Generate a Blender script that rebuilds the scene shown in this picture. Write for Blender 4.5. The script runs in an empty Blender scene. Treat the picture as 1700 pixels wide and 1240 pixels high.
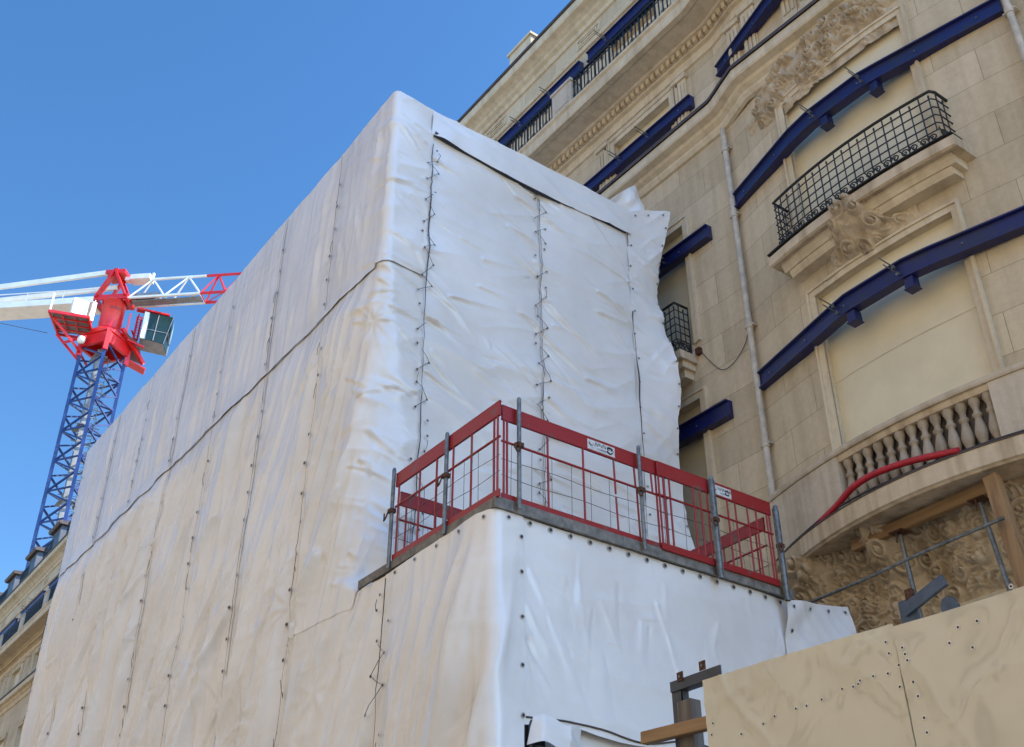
import bpy, math, random
import numpy as np
from mathutils import Vector, Matrix
R_ = math.radians
sc = bpy.context.scene
COL = sc.collection

# ------------------------------------------------------------ camera, sky, sun, exposure
cam_d = bpy.data.cameras.new('camera'); cam = bpy.data.objects.new('camera', cam_d); COL.objects.link(cam)
cam_d.sensor_width = 36.0; cam_d.lens = 1870.0/1700.0*36.0; cam_d.clip_start = 0.05; cam_d.clip_end = 3000
cam.location = (0, 0, 1.6); cam.rotation_euler = (R_(90+32.3), 0, R_(-36.0))
sc.camera = cam
SUN_AZ, SUN_EL = 125.0, 43.0          # azimuth from +Y towards +X
world = bpy.data.worlds.new("World"); sc.world = world; world.use_nodes = True
wn = world.node_tree; bg = wn.nodes['Background']
sky = wn.nodes.new('ShaderNodeTexSky'); sky.sky_type = 'NISHITA'; sky.sun_disc = False
sky.sun_elevation = R_(SUN_EL); sky.sun_rotation = R_(SUN_AZ); sky.altitude = 100; sky.air_density = 1.0
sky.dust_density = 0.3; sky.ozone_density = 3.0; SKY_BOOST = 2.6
# unseen sky towards -Y multiplied up, added to brighten the scaffold's end face
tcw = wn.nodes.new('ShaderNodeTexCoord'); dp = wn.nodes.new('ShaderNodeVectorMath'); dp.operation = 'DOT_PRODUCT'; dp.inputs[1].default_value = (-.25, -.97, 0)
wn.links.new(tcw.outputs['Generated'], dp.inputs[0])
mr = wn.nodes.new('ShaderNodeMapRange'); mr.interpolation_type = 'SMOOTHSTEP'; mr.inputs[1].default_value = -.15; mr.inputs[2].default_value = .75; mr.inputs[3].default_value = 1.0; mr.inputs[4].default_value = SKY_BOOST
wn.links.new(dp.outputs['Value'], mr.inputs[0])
hs = wn.nodes.new('ShaderNodeHueSaturation'); hs.inputs['Saturation'].default_value = 1.22; hs.inputs['Hue'].default_value = .5
wn.links.new(sky.outputs[0], hs.inputs['Color'])
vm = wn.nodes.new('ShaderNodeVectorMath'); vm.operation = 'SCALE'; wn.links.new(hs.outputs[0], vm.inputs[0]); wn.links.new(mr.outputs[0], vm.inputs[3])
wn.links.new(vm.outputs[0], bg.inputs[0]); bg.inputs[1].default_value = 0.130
sun_d = bpy.data.lights.new('sun', 'SUN'); sun_d.energy = 5.0; sun_d.angle = R_(0.5); sun_d.color = (1.0, 0.93, 0.84)
sun = bpy.data.objects.new('sun', sun_d); COL.objects.link(sun)
sv = Vector((math.sin(R_(SUN_AZ))*math.cos(R_(SUN_EL)), math.cos(R_(SUN_AZ))*math.cos(R_(SUN_EL)), math.sin(R_(SUN_EL))))
sun.rotation_euler = sv.to_track_quat('Z', 'Y').to_euler()
sc.view_settings.view_transform = 'Standard'; sc.view_settings.look = 'None'
sc.view_settings.exposure = 1.02; sc.view_settings.gamma = 1.0
sc.render.engine = 'CYCLES'; sc.cycles.max_bounces = 8; sc.cycles.diffuse_bounces = 5

rnd = random.Random(7)
# ------------------------------------------------------------ noise
_T = np.random.RandomState(11).rand(256, 256)
def vn(x, y, seed=0):
    x = np.asarray(x, float) + seed*17.31; y = np.asarray(y, float) + seed*9.77
    xi = np.floor(x).astype(int); yi = np.floor(y).astype(int); fx = x-xi; fy = y-yi
    fx = fx*fx*fx*(fx*(fx*6-15)+10); fy = fy*fy*fy*(fy*(fy*6-15)+10)
    a = _T[xi & 255, yi & 255]; b = _T[(xi+1) & 255, yi & 255]; c = _T[xi & 255, (yi+1) & 255]; d = _T[(xi+1) & 255, (yi+1) & 255]
    return (a*(1-fx)+b*fx)*(1-fy)+(c*(1-fx)+d*fx)*fy
def fbm(x, y, seed=0, o=3):
    s = 0; a = .5; f = 1.0
    for i in range(o): s = s+a*vn(np.asarray(x)*f, np.asarray(y)*f, seed+i*3); a *= .5; f *= 2.03
    return s
def ridge(x, y, seed=0, p=3): return (1-np.abs(2*vn(x, y, seed)-1))**p
def sst(e0, e1, x):
    t = np.clip((np.asarray(x, float)-e0)/(e1-e0), 0, 1); return t*t*(3-2*t)

# ------------------------------------------------------------ object helpers
def link(o, parent=None):
    COL.objects.link(o)
    if parent is not None: o.parent = parent
    return o
def tag(o, label=None, cat=None, group=None, kind=None):
    if label: o['label'] = label
    if cat: o['category'] = cat
    if group: o['group'] = group
    if kind: o['kind'] = kind
    return o
def thing(name, label, cat, loc=(0, 0, 0), rz=0, group=None):
    o = bpy.data.objects.new(name, None); o.empty_display_size = .2; COL.objects.link(o)
    o.location = loc; o.rotation_euler = (0, 0, rz)
    return tag(o, label, cat, group)
def np_mesh(name, V, F, mat, parent=None, smooth=False, off=None):
    """V (n,3), F (m,4)|(m,3) arrays"""
    V = np.asarray(V, np.float32); F = np.asarray(F, np.int32)
    if off is not None: V = V-np.array(off, np.float32)
    me = bpy.data.meshes.new(name); k = F.shape[1]
    me.vertices.add(len(V)); me.vertices.foreach_set('co', V.ravel())
    me.loops.add(F.size); me.loops.foreach_set('vertex_index', F.ravel())
    me.polygons.add(len(F)); me.polygons.foreach_set('loop_start', np.arange(len(F), dtype=np.int32)*k)
    me.polygons.foreach_set('loop_total', np.full(len(F), k, np.int32))
    me.polygons.foreach_set('use_smooth', np.full(len(F), smooth, bool))
    me.update(calc_edges=True); me.validate()
    me.materials.append(mat)
    return link(bpy.data.objects.new(name, me), parent)
def grid_faces(nu, nv, flip=False):
    i, j = np.meshgrid(np.arange(nu-1), np.arange(nv-1), indexing='ij'); a = (i*nv+j).ravel()
    f = np.stack([a, a+nv, a+nv+1, a+1], 1)
    return f[:, ::-1] if flip else f
class MB:
    def __init__(s): s.v = []; s.f = []; s.sm = []
    def add(s, vs, fs, smooth=False):
        n = len(s.v); s.v += [tuple(v) for v in vs]; s.f += [tuple(i+n for i in f) for f in fs]; s.sm += [smooth]*len(fs); return s
    def box(s, a, b):
        x0, y0, z0 = [min(p, q) for p, q in zip(a, b)]; x1, y1, z1 = [max(p, q) for p, q in zip(a, b)]
        return s.add([(x0,y0,z0),(x1,y0,z0),(x1,y1,z0),(x0,y1,z0),(x0,y0,z1),(x1,y0,z1),(x1,y1,z1),(x0,y1,z1)],
              [(0,3,2,1),(4,5,6,7),(0,1,5,4),(1,2,6,5),(2,3,7,6),(3,0,4,7)])
    def bar(s, p, q, w, h=None, up=(0, 0, 1)):
        h = h or w; p = Vector(p); q = Vector(q); d = (q-p)
        if d.length < 1e-6: return s
        d.normalize(); u = Vector(up)
        if abs(d.dot(u)) > .99: u = Vector((1, 0, 0))
        a = d.cross(u).normalized(); b = a.cross(d).normalized()
        vs = []
        for c in (p, q):
            for i, j in ((-1,-1),(1,-1),(1,1),(-1,1)): vs.append(c+a*(i*w/2)+b*(j*h/2))
        return s.add(vs, [(0,1,2,3),(7,6,5,4),(0,4,5,1),(1,5,6,2),(2,6,7,3),(3,7,4,0)])
    def tube(s, pts, r, n=6, cap=True):
        pts = [Vector(p) for p in pts]; N = len(pts)
        if N < 2: return s
        rr = r if isinstance(r, (list, tuple)) else [r]*N
        vs = []; prev = None
        for i, p in enumerate(pts):
            t = (pts[min(i+1, N-1)]-pts[max(i-1, 0)])
            t = t.normalized() if t.length > 1e-9 else Vector((0, 0, 1))
            if prev is None:
                u = Vector((0, 0, 1)) if abs(t.z) < .9 else Vector((1, 0, 0)); a = t.cross(u).normalized()
            else:
                a = (prev-t*prev.dot(t)); a = a.normalized() if a.length > 1e-6 else t.orthogonal().normalized()
            prev = a; b = t.cross(a)
            for k in range(n):
                an = 2*math.pi*k/n; vs.append(p+(a*math.cos(an)+b*math.sin(an))*rr[i])
        fs = [(i*n+k, i*n+(k+1) % n, (i+1)*n+(k+1) % n, (i+1)*n+k) for i in range(N-1) for k in range(n)]
        s.add(vs, fs, n > 4)
        if cap: s.add([vs[k] for k in range(n)], [tuple(range(n))[::-1]]); s.add([vs[(N-1)*n+k] for k in range(n)], [tuple(range(n))])
        return s
    def lathe(s, c, prof, n=14):
        vs = []; m = len(prof)
        for r, z in prof:
            for k in range(n): an = 2*math.pi*k/n; vs.append((c[0]+r*math.cos(an), c[1]+r*math.sin(an), c[2]+z))
        fs = [(i*n+k, i*n+(k+1) % n, (i+1)*n+(k+1) % n, (i+1)*n+k) for i in range(m-1) for k in range(n)]
        s.add(vs, fs, True); s.add(vs[:n], [tuple(range(n))[::-1]]); s.add(vs[-n:], [tuple(range(n))]); return s
    def sweep(s, path, prof, closed_ends=True):
        """prof: closed list of (out, z); path: list of (x, y, nx, ny): outward normal in plan"""
        m = len(prof); vs = []
        for x, y, nx, ny in path:
            for o, z in prof: vs.append((x+nx*o, y+ny*o, z))
        N = len(path)
        fs = [(i*m+k, (i+1)*m+k, (i+1)*m+(k+1) % m, i*m+(k+1) % m) for i in range(N-1) for k in range(m)]
        if closed_ends: fs += [tuple(range(m)), tuple(range((N-1)*m, N*m))[::-1]]
        return s.add(vs, fs)
    def build(s, name, mat, parent=None, bevel=0):
        me = bpy.data.meshes.new(name); me.from_pydata([tuple(v) for v in s.v], [], s.f); me.update()
        me.polygons.foreach_set('use_smooth', s.sm); me.materials.append(mat)
        o = link(bpy.data.objects.new(name, me), parent)
        if bevel:
            md = o.modifiers.new('bevel', 'BEVEL'); md.width = bevel; md.segments = 2; md.limit_method = 'ANGLE'
        return o

def smoothpts(P, k=8):
    out = []; P = [Vector(p) for p in P]; P = [P[0]]+P+[P[-1]]
    for i in range(1, len(P)-2):
        for t in np.linspace(0, 1, k, endpoint=False):
            a, b_, c, d = P[i-1], P[i], P[i+1], P[i+2]
            out.append(.5*((2*b_)+(-a+c)*t+(2*a-5*b_+4*c-d)*t*t+(-a+3*b_-3*c+d)*t**3))
    out.append(P[-2]); return out

# ------------------------------------------------------------ materials
def newmat(name):
    m = bpy.data.materials.new(name); m.use_nodes = True; return m, m.node_tree.nodes, m.node_tree.links
def ramp(n, stops):
    r = n.new('ShaderNodeValToRGB'); el = r.color_ramp.elements
    while len(el) < len(stops): el.new(.5)
    for e, (p, c) in zip(el, stops): e.position = p; e.color = (*c, 1)
    return r
def simple(name, col, rough=.5, metal=0, var=.12, scale=6, bump=.0, bscale=40, spec=.5, col2=None, contrast=(.35, .65)):
    m, n, l = newmat(name); b = n['Principled BSDF']
    b.inputs['Roughness'].default_value = rough; b.inputs['Metallic'].default_value = metal
    b.inputs['Specular IOR Level'].default_value = spec
    tc = n.new('ShaderNodeTexCoord'); nz = n.new('ShaderNodeTexNoise'); nz.inputs['Scale'].default_value = scale
    nz.inputs['Detail'].default_value = 7; nz.inputs['Roughness'].default_value = .62
    l.new(tc.outputs['Object'], nz.inputs['Vector'])
    c2 = col2 or tuple(c*(1-2.4*var) for c in col)
    r = ramp(n, [(contrast[0], c2), (contrast[1], tuple(min(1, c*(1+var*.4)) for c in col))])
    l.new(nz.outputs['Fac'], r.inputs[0]); l.new(r.outputs[0], b.inputs['Base Color'])
    if bump:
        n2 = n.new('ShaderNodeTexNoise'); n2.inputs['Scale'].default_value = bscale; n2.inputs['Detail'].default_value = 6
        l.new(tc.outputs['Object'], n2.inputs['Vector'])
        bp = n.new('ShaderNodeBump'); bp.inputs['Strength'].default_value = bump; bp.inputs['Distance'].default_value = .02
        l.new(n2.outputs['Fac'], bp.inputs['Height']); l.new(bp.outputs[0], b.inputs['Normal'])
    return m
def stone(name, base, dark, joints=True, grime=.28, bscale=9.0):
    m, n, l = newmat(name); b = n['Principled BSDF']; b.inputs['Roughness'].default_value = .88; b.inputs['Specular IOR Level'].default_value = .2
    tc = n.new('ShaderNodeTexCoord')
    nz = n.new('ShaderNodeTexNoise'); nz.inputs['Scale'].default_value = .7; nz.inputs['Detail'].default_value = 8; nz.inputs['Roughness'].default_value = .65
    l.new(tc.outputs['Object'], nz.inputs['Vector'])
    r = ramp(n, [(.22, dark), (.46, base), (.8, tuple(min(1, c*1.07) for c in base))]); l.new(nz.outputs['Fac'], r.inputs[0])
    # vertical weather streaks
    mp = n.new('ShaderNodeMapping'); mp.inputs['Scale'].default_value = (3.2, 3.2, .28); l.new(tc.outputs['Object'], mp.inputs['Vector'])
    ns = n.new('ShaderNodeTexNoise'); ns.inputs['Scale'].default_value = 1.6; ns.inputs['Detail'].default_value = 6; l.new(mp.outputs[0], ns.inputs['Vector'])
    rs = ramp(n, [(.36, (.62, .58, .52)), (.56, (1, 1, 1))]); l.new(ns.outputs['Fac'], rs.inputs[0])
    mx = n.new('ShaderNodeMix'); mx.data_type = 'RGBA'; mx.blend_type = 'MULTIPLY'; mx.inputs[0].default_value = grime
    l.new(r.outputs[0], mx.inputs[6]); l.new(rs.outputs[0], mx.inputs[7])
    out = mx.outputs[2]; height = None
    fine = n.new('ShaderNodeTexNoise'); fine.inputs['Scale'].default_value = bscale; fine.inputs['Detail'].default_value = 9; fine.inputs['Roughness'].default_value = .7
    l.new(tc.outputs['Object'], fine.inputs['Vector'])
    rf = ramp(n, [(.3, (.88, .865, .84)), (.6, (1.03, 1.03, 1.03))]); l.new(fine.outputs['Fac'], rf.inputs[0])
    m3 = n.new('ShaderNodeMix'); m3.data_type = 'RGBA'; m3.blend_type = 'MULTIPLY'; m3.inputs[0].default_value = .8
    l.new(out, m3.inputs[6]); l.new(rf.outputs[0], m3.inputs[7]); out = m3.outputs[2]
    bp = n.new('ShaderNodeBump'); bp.inputs['Strength'].default_value = .25; bp.inputs['Distance'].default_value = .02
    l.new(fine.outputs['Fac'], bp.inputs['Height']); nrm = bp.outputs[0]
    if joints:
        sx = n.new('ShaderNodeSeparateXYZ'); cx = n.new('ShaderNodeCombineXYZ'); l.new(tc.outputs['Object'], sx.inputs[0])
        # a slow wobble so that joints are not ruler-straight
        wb = n.new('ShaderNodeTexNoise'); wb.inputs['Scale'].default_value = 1.3; l.new(tc.outputs['Object'], wb.inputs['Vector'])
        md = n.new('ShaderNodeMath'); md.operation = 'MULTIPLY_ADD'; md.inputs[1].default_value = .03; l.new(wb.outputs['Fac'], md.inputs[0]); l.new(sx.outputs[2], md.inputs[2])
        l.new(sx.outputs[1], cx.inputs[0]); l.new(md.outputs[0], cx.inputs[1])
        bk = n.new('ShaderNodeTexBrick'); bk.offset = .5; bk.inputs['Scale'].default_value = 1.0
        bk.inputs['Brick Width'].default_value = 1.22; bk.inputs['Row Height'].default_value = .62
        bk.inputs['Mortar Size'].default_value = .0045; bk.inputs['Mortar Smooth'].default_value = .25; bk.inputs['Bias'].default_value = 0
        bk.inputs['Color1'].default_value = (1.0, 1.0, 1.0, 1); bk.inputs['Color2'].default_value = (.80, .79, .77, 1); bk.inputs['Mortar'].default_value = (.42, .37, .30, 1)
        l.new(cx.outputs[0], bk.inputs['Vector'])
        m2 = n.new('ShaderNodeMix'); m2.data_type = 'RGBA'; m2.blend_type = 'MULTIPLY'; m2.inputs[0].default_value = .85
        l.new(out, m2.inputs[6]); l.new(bk.outputs['Color'], m2.inputs[7]); out = m2.outputs[2]
        b2 = n.new('ShaderNodeBump'); b2.invert = True; b2.inputs['Strength'].default_value = .5; b2.inputs['Distance'].default_value = .01
        l.new(bk.outputs['Fac'], b2.inputs['Height']); l.new(nrm, b2.inputs['Normal']); nrm = b2.outputs[0]
    l.new(out, b.inputs['Base Color']); l.new(nrm, b.inputs['Normal'])
    return m
def tarp(name, col, rough=.27, stain=(.70, .64, .55)):
    m, n, l = newmat(name); b = n['Principled BSDF']; b.inputs['Roughness'].default_value = rough
    b.inputs['Specular IOR Level'].default_value = .62
    tc = n.new('ShaderNodeTexCoord')
    nz = n.new('ShaderNodeTexNoise'); nz.inputs['Scale'].default_value = .55; nz.inputs['Detail'].default_value = 8; nz.inputs['Roughness'].default_value = .6
    l.new(tc.outputs['Object'], nz.inputs['Vector'])
    r = ramp(n, [(.36, stain), (.58, col)]); l.new(nz.outputs['Fac'], r.inputs[0]); l.new(r.outputs[0], b.inputs['Base Color'])
    # fine crinkles: two families of thin drawn-out creases plus a soft crumple
    nrm = None
    for sc_, rot, scale, st, dist in (((1.2, 3.6, .42), .0, 1.0, .55, .045), ((.5, .5, 2.8), .25, 1.3, .50, .034), ((2.6, 2.6, 2.2), .6, 1.6, .35, .014)):
        mp = n.new('ShaderNodeMapping'); mp.inputs['Scale'].default_value = sc_; mp.inputs['Rotation'].default_value = (rot, rot, 0); l.new(tc.outputs['Object'], mp.inputs['Vector'])
        nr = n.new('ShaderNodeTexNoise'); nr.noise_type = 'RIDGED_MULTIFRACTAL'; nr.inputs['Scale'].default_value = scale; nr.inputs['Detail'].default_value = 3
        nr.inputs['Roughness'].default_value = .45; nr.inputs['Distortion'].default_value = .5; l.new(mp.outputs[0], nr.inputs['Vector'])
        bb = n.new('ShaderNodeBump'); bb.inputs['Strength'].default_value = st; bb.inputs['Distance'].default_value = dist; l.new(nr.outputs['Fac'], bb.inputs['Height'])
        if nrm: l.new(nrm, bb.inputs['Normal'])
        nrm = bb.outputs[0]
    n2 = n.new('ShaderNodeTexNoise'); n2.inputs['Scale'].default_value = 9; n2.inputs['Detail'].default_value = 4; n2.inputs['Distortion'].default_value = .8
    l.new(tc.outputs['Object'], n2.inputs['Vector'])
    b2 = n.new('ShaderNodeBump'); b2.inputs['Strength'].default_value = .22; b2.inputs['Distance'].default_value = .010
    l.new(n2.outputs['Fac'], b2.inputs['Height']); l.new(nrm, b2.inputs['Normal']); l.new(b2.outputs[0], b.inputs['Normal'])
    return m
M = {}
M['stone'] = stone('limestone', (.62, .515, .355), (.48, .39, .26))
M['sand'] = simple('sandstone_wall', (.45, .385, .29), .85, var=.1, scale=1)
M['trim'] = stone('limestone_trim', (.64, .54, .38), (.47, .385, .26), joints=False, grime=.4)
M['carved'] = stone('carved_limestone', (.55, .45, .315), (.37, .285, .19), joints=False, grime=.8, bscale=14)
M['greybrown'] = stone('greybrown_limestone', (.40, .335, .255), (.24, .195, .15), joints=False, grime=.8, bscale=14)  # darker grey-brown limestone for the balusters
M['ledge'] = stone('ledge_limestone', (.60, .49, .345), (.42, .335, .23), joints=False, grime=.75)
M['parapet'] = stone('parapet_limestone', (.56, .48, .37), (.40, .335, .25), joints=False, grime=.4)
M['board'] = simple('window_board', (.72, .625, .42), .45, var=.04, scale=1.2, bump=.05, bscale=3)
M['zinc'] = simple('zinc', (.10, .075, .065), .6, .3, scale=4)
M['roof'] = simple('slate_roof', (.12, .13, .15), .5, 0, scale=8)
M['darkglass'] = simple('dark_void', (.03, .028, .03), .4)
M['pipe'] = simple('drainpipe_paint', (.56, .50, .40), .55, 0, scale=5, bump=.05)
M['navy'] = simple('navy_steel', (.005, .009, .085), .40, 0, var=.2, scale=3, bump=.1, bscale=30, spec=.5, col2=(.012, .016, .060), contrast=(.38, .55))
M['iron'] = simple('black_iron', (.016, .018, .020), .45, .2, scale=20)
M['tarp'] = M['tarpw'] = tarp('white_tarpaulin', (.79, .775, .75), stain=(.70, .675, .635))
M['eyelet'] = simple('eyelet_hole', (.03, .028, .03), .5)
M['ring'] = simple('eyelet_ring', (.50, .48, .46), .35, .4)
M['cord'] = simple('cord', (.09, .075, .065), .8, scale=30)
M['red'] = simple('red_paint', (.27, .012, .014), .42, 0, var=.2, scale=5, bump=.12, bscale=40, col2=(.15, .075, .065), contrast=(.34, .42))
M['galv'] = simple('galvanised_tube', (.23, .24, .235), .45, .6, var=.2, scale=14, bump=.1)
M['plank'] = simple('weathered_plank', (.22, .205, .18), .75, 0, var=.2, scale=10, bump=.3)
M['sticker'] = simple('sticker', (.70, .70, .68), .4, scale=18, var=.15)
M['print'] = simple('sticker_print', (.02, .02, .03), .5)
M['hoard'] = simple('hoarding_sheet', (.60, .555, .43), .10, 0, var=.035, scale=1.0, spec=.9)
M['steelgrey'] = simple('painted_steel', (.055, .065, .085), .5, .2, scale=8, bump=.1)
M['bluegrey'] = simple('blue_grey_steel', (.085, .115, .16), .45, .2, scale=8, bump=.1)
M['rust'] = simple('rusty_steel', (.13, .055, .03), .8, .2, var=.3, scale=25, bump=.3)
M['hose'] = simple('red_hose', (.50, .018, .03), .4, scale=6, bump=.1)
M['cable'] = simple('black_cable', (.05, .045, .05), .6)
def wood(name, c1, c2, sc3=(14, 14, 1.3)):
    m, n, l = newmat(name); b = n['Principled BSDF']; b.inputs['Roughness'].default_value = .7
    tc = n.new('ShaderNodeTexCoord'); mp = n.new('ShaderNodeMapping'); mp.inputs['Scale'].default_value = sc3
    l.new(tc.outputs['Object'], mp.inputs['Vector'])
    nz = n.new('ShaderNodeTexNoise'); nz.inputs['Scale'].default_value = .8; nz.inputs['Detail'].default_value = 6; nz.inputs['Distortion'].default_value = .4
    l.new(mp.outputs[0], nz.inputs['Vector']); r = ramp(n, [(.3, c2), (.6, c1)]); l.new(nz.outputs['Fac'], r.inputs[0]); l.new(r.outputs[0], b.inputs['Base Color'])
    bp = n.new('ShaderNodeBump'); bp.inputs['Strength'].default_value = .3; bp.inputs['Distance'].default_value = .01
    l.new(nz.outputs['Fac'], bp.inputs['Height']); l.new(bp.outputs[0], b.inputs['Normal'])
    return m
M['wood'] = wood('timber', (.33, .20, .09), (.19, .105, .045))
M['woodh'] = wood('timber_lengthwise', (.33, .20, .09), (.19, .105, .045), (14, 1.3, 14))
M['woodgrey'] = wood('grey_timber', (.17, .145, .12), (.085, .07, .06))
M['crane_red'] = simple('crane_red', (.62, .012, .014), .35, 0, var=.1, scale=1.5)
M['crane_white'] = simple('crane_white', (.72, .71, .66), .4, 0, var=.06, scale=1.0)
M['crane_blue'] = simple('crane_blue', (.010, .034, .15), .4, 0, var=.15, scale=1.5)
M['crane_grey'] = simple('crane_grey', (.22, .23, .24), .5, .3, scale=2)
M['cabglass'] = simple('cab_glass', (.012, .035, .032), .3, 0, spec=.3)
M['cabgreen'] = simple('cab_blind', (.25, .50, .40), .3)
M['asphalt'] = simple('asphalt', (.07, .068, .065), .85, 0, scale=3, bump=.2)
M['pave'] = simple('pavement_slabs', (.37, .31, .235), .85, 0, scale=2, bump=.15)

# ------------------------------------------------------------ ground
np_mesh('street_ground', [(-400,-400,0),(400,-400,0),(400,600,0),(-400,600,0)], [(0,1,2,3)], M['pave'])['kind'] = 'structure'
np_mesh('road', [(-5.5,-150,.004),(2.5,-150,.004),(2.5,250,.004),(-5.5,250,.004)], [(0,1,2,3)], M['asphalt'])['kind'] = 'structure'
for x0, x1 in ((2.5, 12.1), (-9.1, -5.5)):
    MB().box((x0, -150, -.2), (x1, 250, .12)).build('pavement', M['pave'])['kind'] = 'structure'

# ------------------------------------------------------------ the building across the street (behind the photographer)
ob = thing('street_building', 'pale sunlit stone building across the street behind the photographer', 'building', (-9.2, 0, 0))
b = MB(); b.box((-11, -60, 0), (0, 90, 25)); b.build('wall', M['sand'], ob)
b = MB()
for f in range(6):
    for y in range(-56, 88, 4): b.box((0.003, y, 2.2+f*3.5), (.04, y+1.2, 4.2+f*3.5))
b.build('windows', M['darkglass'], ob)['kind'] = 'stuff'
b = MB(); b.box((-11, -60, 25.003), (.5, 90, 25.5)); b.build('cornice', M['trim'], ob)

# ------------------------------------------------------------ main building
W0 = 12.15; YC = 7.27; YH = 2.75
def bow(y, A=.37):
    t = np.clip((np.asarray(y, float)-YC)/YH, -1, 1); return A*np.clip(1-t*t, 0, 1)**1.12
def wx(y, A=.37): return W0-bow(y, A)
bld = thing('stone_building', 'ornate limestone apartment building with a bowed bay and long cornices', 'building', (W0, 7, 0))
BO = Vector((W0, 7, 0))
def bbuild(mb, name, mat, parent=None, bevel=0):
    mb.v = [tuple(Vector(v)-BO) for v in mb.v]
    return mb.build(name, mat, parent or bld, bevel)
Ymin, Ymax, ZT = -6.0, 80.0, 23.05
# windows: (y0,y1,z0,z1,depth)
wins = [(6.06, 8.48, 8.95, 11.72, .11), (6.08, 8.46, 12.62, 15.72, .11)]
cols = [(11.3, 13.0)] + [(11.3+3.75*k, 13.0+3.75*k) for k in range(1, 16)]
cols = [(a, c) for a, c in cols if a < 15 or a > 44]
for a, c in cols:
    wins += [(a, c, 17.35, 18.5, .14), (a, c, 12.5, 15.15, .14), (a, c, 8.7, 11.4, .14), (a+.1, c-.1, 19.75, 21.5, .2)]
ys = sorted(set([Ymin, Ymax] + [w[0] for w in wins] + [w[1] for w in wins] + list(np.round(np.arange(4.4, 10.15, .09), 3)) + list(np.arange(-5, 80, 2.5))))
ys = [y for i, y in enumerate(ys) if i == 0 or y-ys[i-1] > 1e-3]
zs = sorted(set([0, ZT] + [w[2] for w in wins] + [w[3] for w in wins] + list(np.arange(1, 23, 1.0))))
idx = {}; V = []; F = []
def vid(i, j):
    if (i, j) not in idx: idx[(i, j)] = len(V); V.append((float(wx(ys[i]))-BO.x, ys[i]-BO.y, zs[j]))
    return idx[(i, j)]
for i in range(len(ys)-1):
    for j in range(len(zs)-1):
        ym = (ys[i]+ys[i+1])/2; zm = (zs[j]+zs[j+1])/2
        if any(w[0] < ym < w[1] and w[2] < zm < w[3] for w in wins): continue
        if 4.4 < ym < 10.1 and zm < 7.9: continue
        F.append((vid(i, j), vid(i, j+1), vid(i+1, j+1), vid(i+1, j)))
np_mesh('wall', V, F, M['stone'], bld)
b = MB(); b.box((W0+.7, Ymin, 0), (W0+3.2, Ymax, 22.9)); bbuild(b, 'inner_wall', M['darkglass'])

def path(y0, y1, A=.37, base=0.0, step=.12):
    ys_ = [y0]; y = y0
    while y < y1-1e-6:
        st = step if 4.2 < y < 10.3 else 5.0
        y = min(y+st, y1) if not (y < 4.2 < y+st) else 4.2
        ys_.append(y)
    return [(float(W0-bow(y, A)-base), y, -1, 0) for y in ys_]
def window(y0, y1, z0, z1, dep, frame=.13, board=M['board'], joint=None, fproj=.035):
    w = bpy.data.objects.new('window', None); link(w, bld); w.location = (0, 0, 0)
    n = max(2, int((y1-y0)/.12)) if y0 < 10 else 2
    yy = np.linspace(y0, y1, n)
    X = wx(yy)+dep
    b = MB()
    vs = [(x, y, z) for x, y in zip(X, yy) for z in (z0, z1)]
    b.add(vs, [(2*i, 2*i+1, 2*i+3, 2*i+2) for i in range(n-1)]); bbuild(b, 'board', board, w)
    b = MB()   # reveals
    for y in (y0, y1):
        x = float(wx(y)); b.add([(x+.002, y, z0), (x+dep+.002, y, z0), (x+dep+.002, y, z1), (x+.002, y, z1)], [(0, 1, 2, 3)])
    for z in (z0, z1):
        vs = [(float(wx(y))+k, y, z) for y in yy for k in (.002, dep+.002)]
        b.add(vs, [(2*i, 2*i+2, 2*i+3, 2*i+1) for i in range(n-1)])
    # moulded frame proud of the wall on sides and top
    for y, s in ((y0, -1), (y1, 1)):
        x = float(wx(y+s*frame/2))
        b.box((x-fproj, y, z0), (x+.01, y+s*frame, z1)); b.box((x-fproj-.025, y+s*frame, z0), (x+.01, y+s*(frame+.04), z1+frame+.04))
    ex = frame
    pt = [(float(wx(y)), y, -1, 0) for y in np.linspace(y0-ex, y1+ex, max(2, n))]
    b.sweep(pt, [(-.01, z1), (fproj, z1), (fproj, z1+frame), (-.01, z1+frame)])
    b.sweep(pt, [(-.01, z1+frame), (fproj+.025, z1+frame), (fproj+.025, z1+frame+.04), (-.01, z1+frame+.04)])
    bbuild(b, 'frame', M['trim'], w)
    if joint:
        b = MB(); vs = [(float(wx(y))+dep-.004, y, z) for y in yy for z in (joint, joint+.008)]
        b.add(vs, [(2*i, 2*i+1, 2*i+3, 2*i+2) for i in range(n-1)]); bbuild(b, 'board_joint', M['carved'], w)
    return w
for k, w in enumerate(wins):
    window(*w, frame=.10 if k < 2 else .12, joint={0: 10.2, 1: 13.9}.get(k), board=M['board'] if not (w[2] > 19) else M['board'])

def mould(name, prof, y0, y1, mat, A=.37, base=0, parent=None):
    b = MB(); b.sweep(path(y0, y1, A, base), prof); return bbuild(b, name, mat, parent)
# string course under the third floor
mould('string_course', [(-.02,16.52),(.05,16.54),(.09,16.62),(.09,16.68),(.17,16.74),(.20,16.80),(.33,16.84),(.35,16.88),(.35,17.06),(.30,17.10),(-.02,17.13)], Ymin, Ymax, M['trim'], A=.52)
mould('string_flashing', [(-.02,17.135),(.37,17.105),(.385,17.06),(.39,17.12),(.385,17.14),(-.02,17.16)], Ymin, Ymax, M['zinc'], A=.52)
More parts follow.
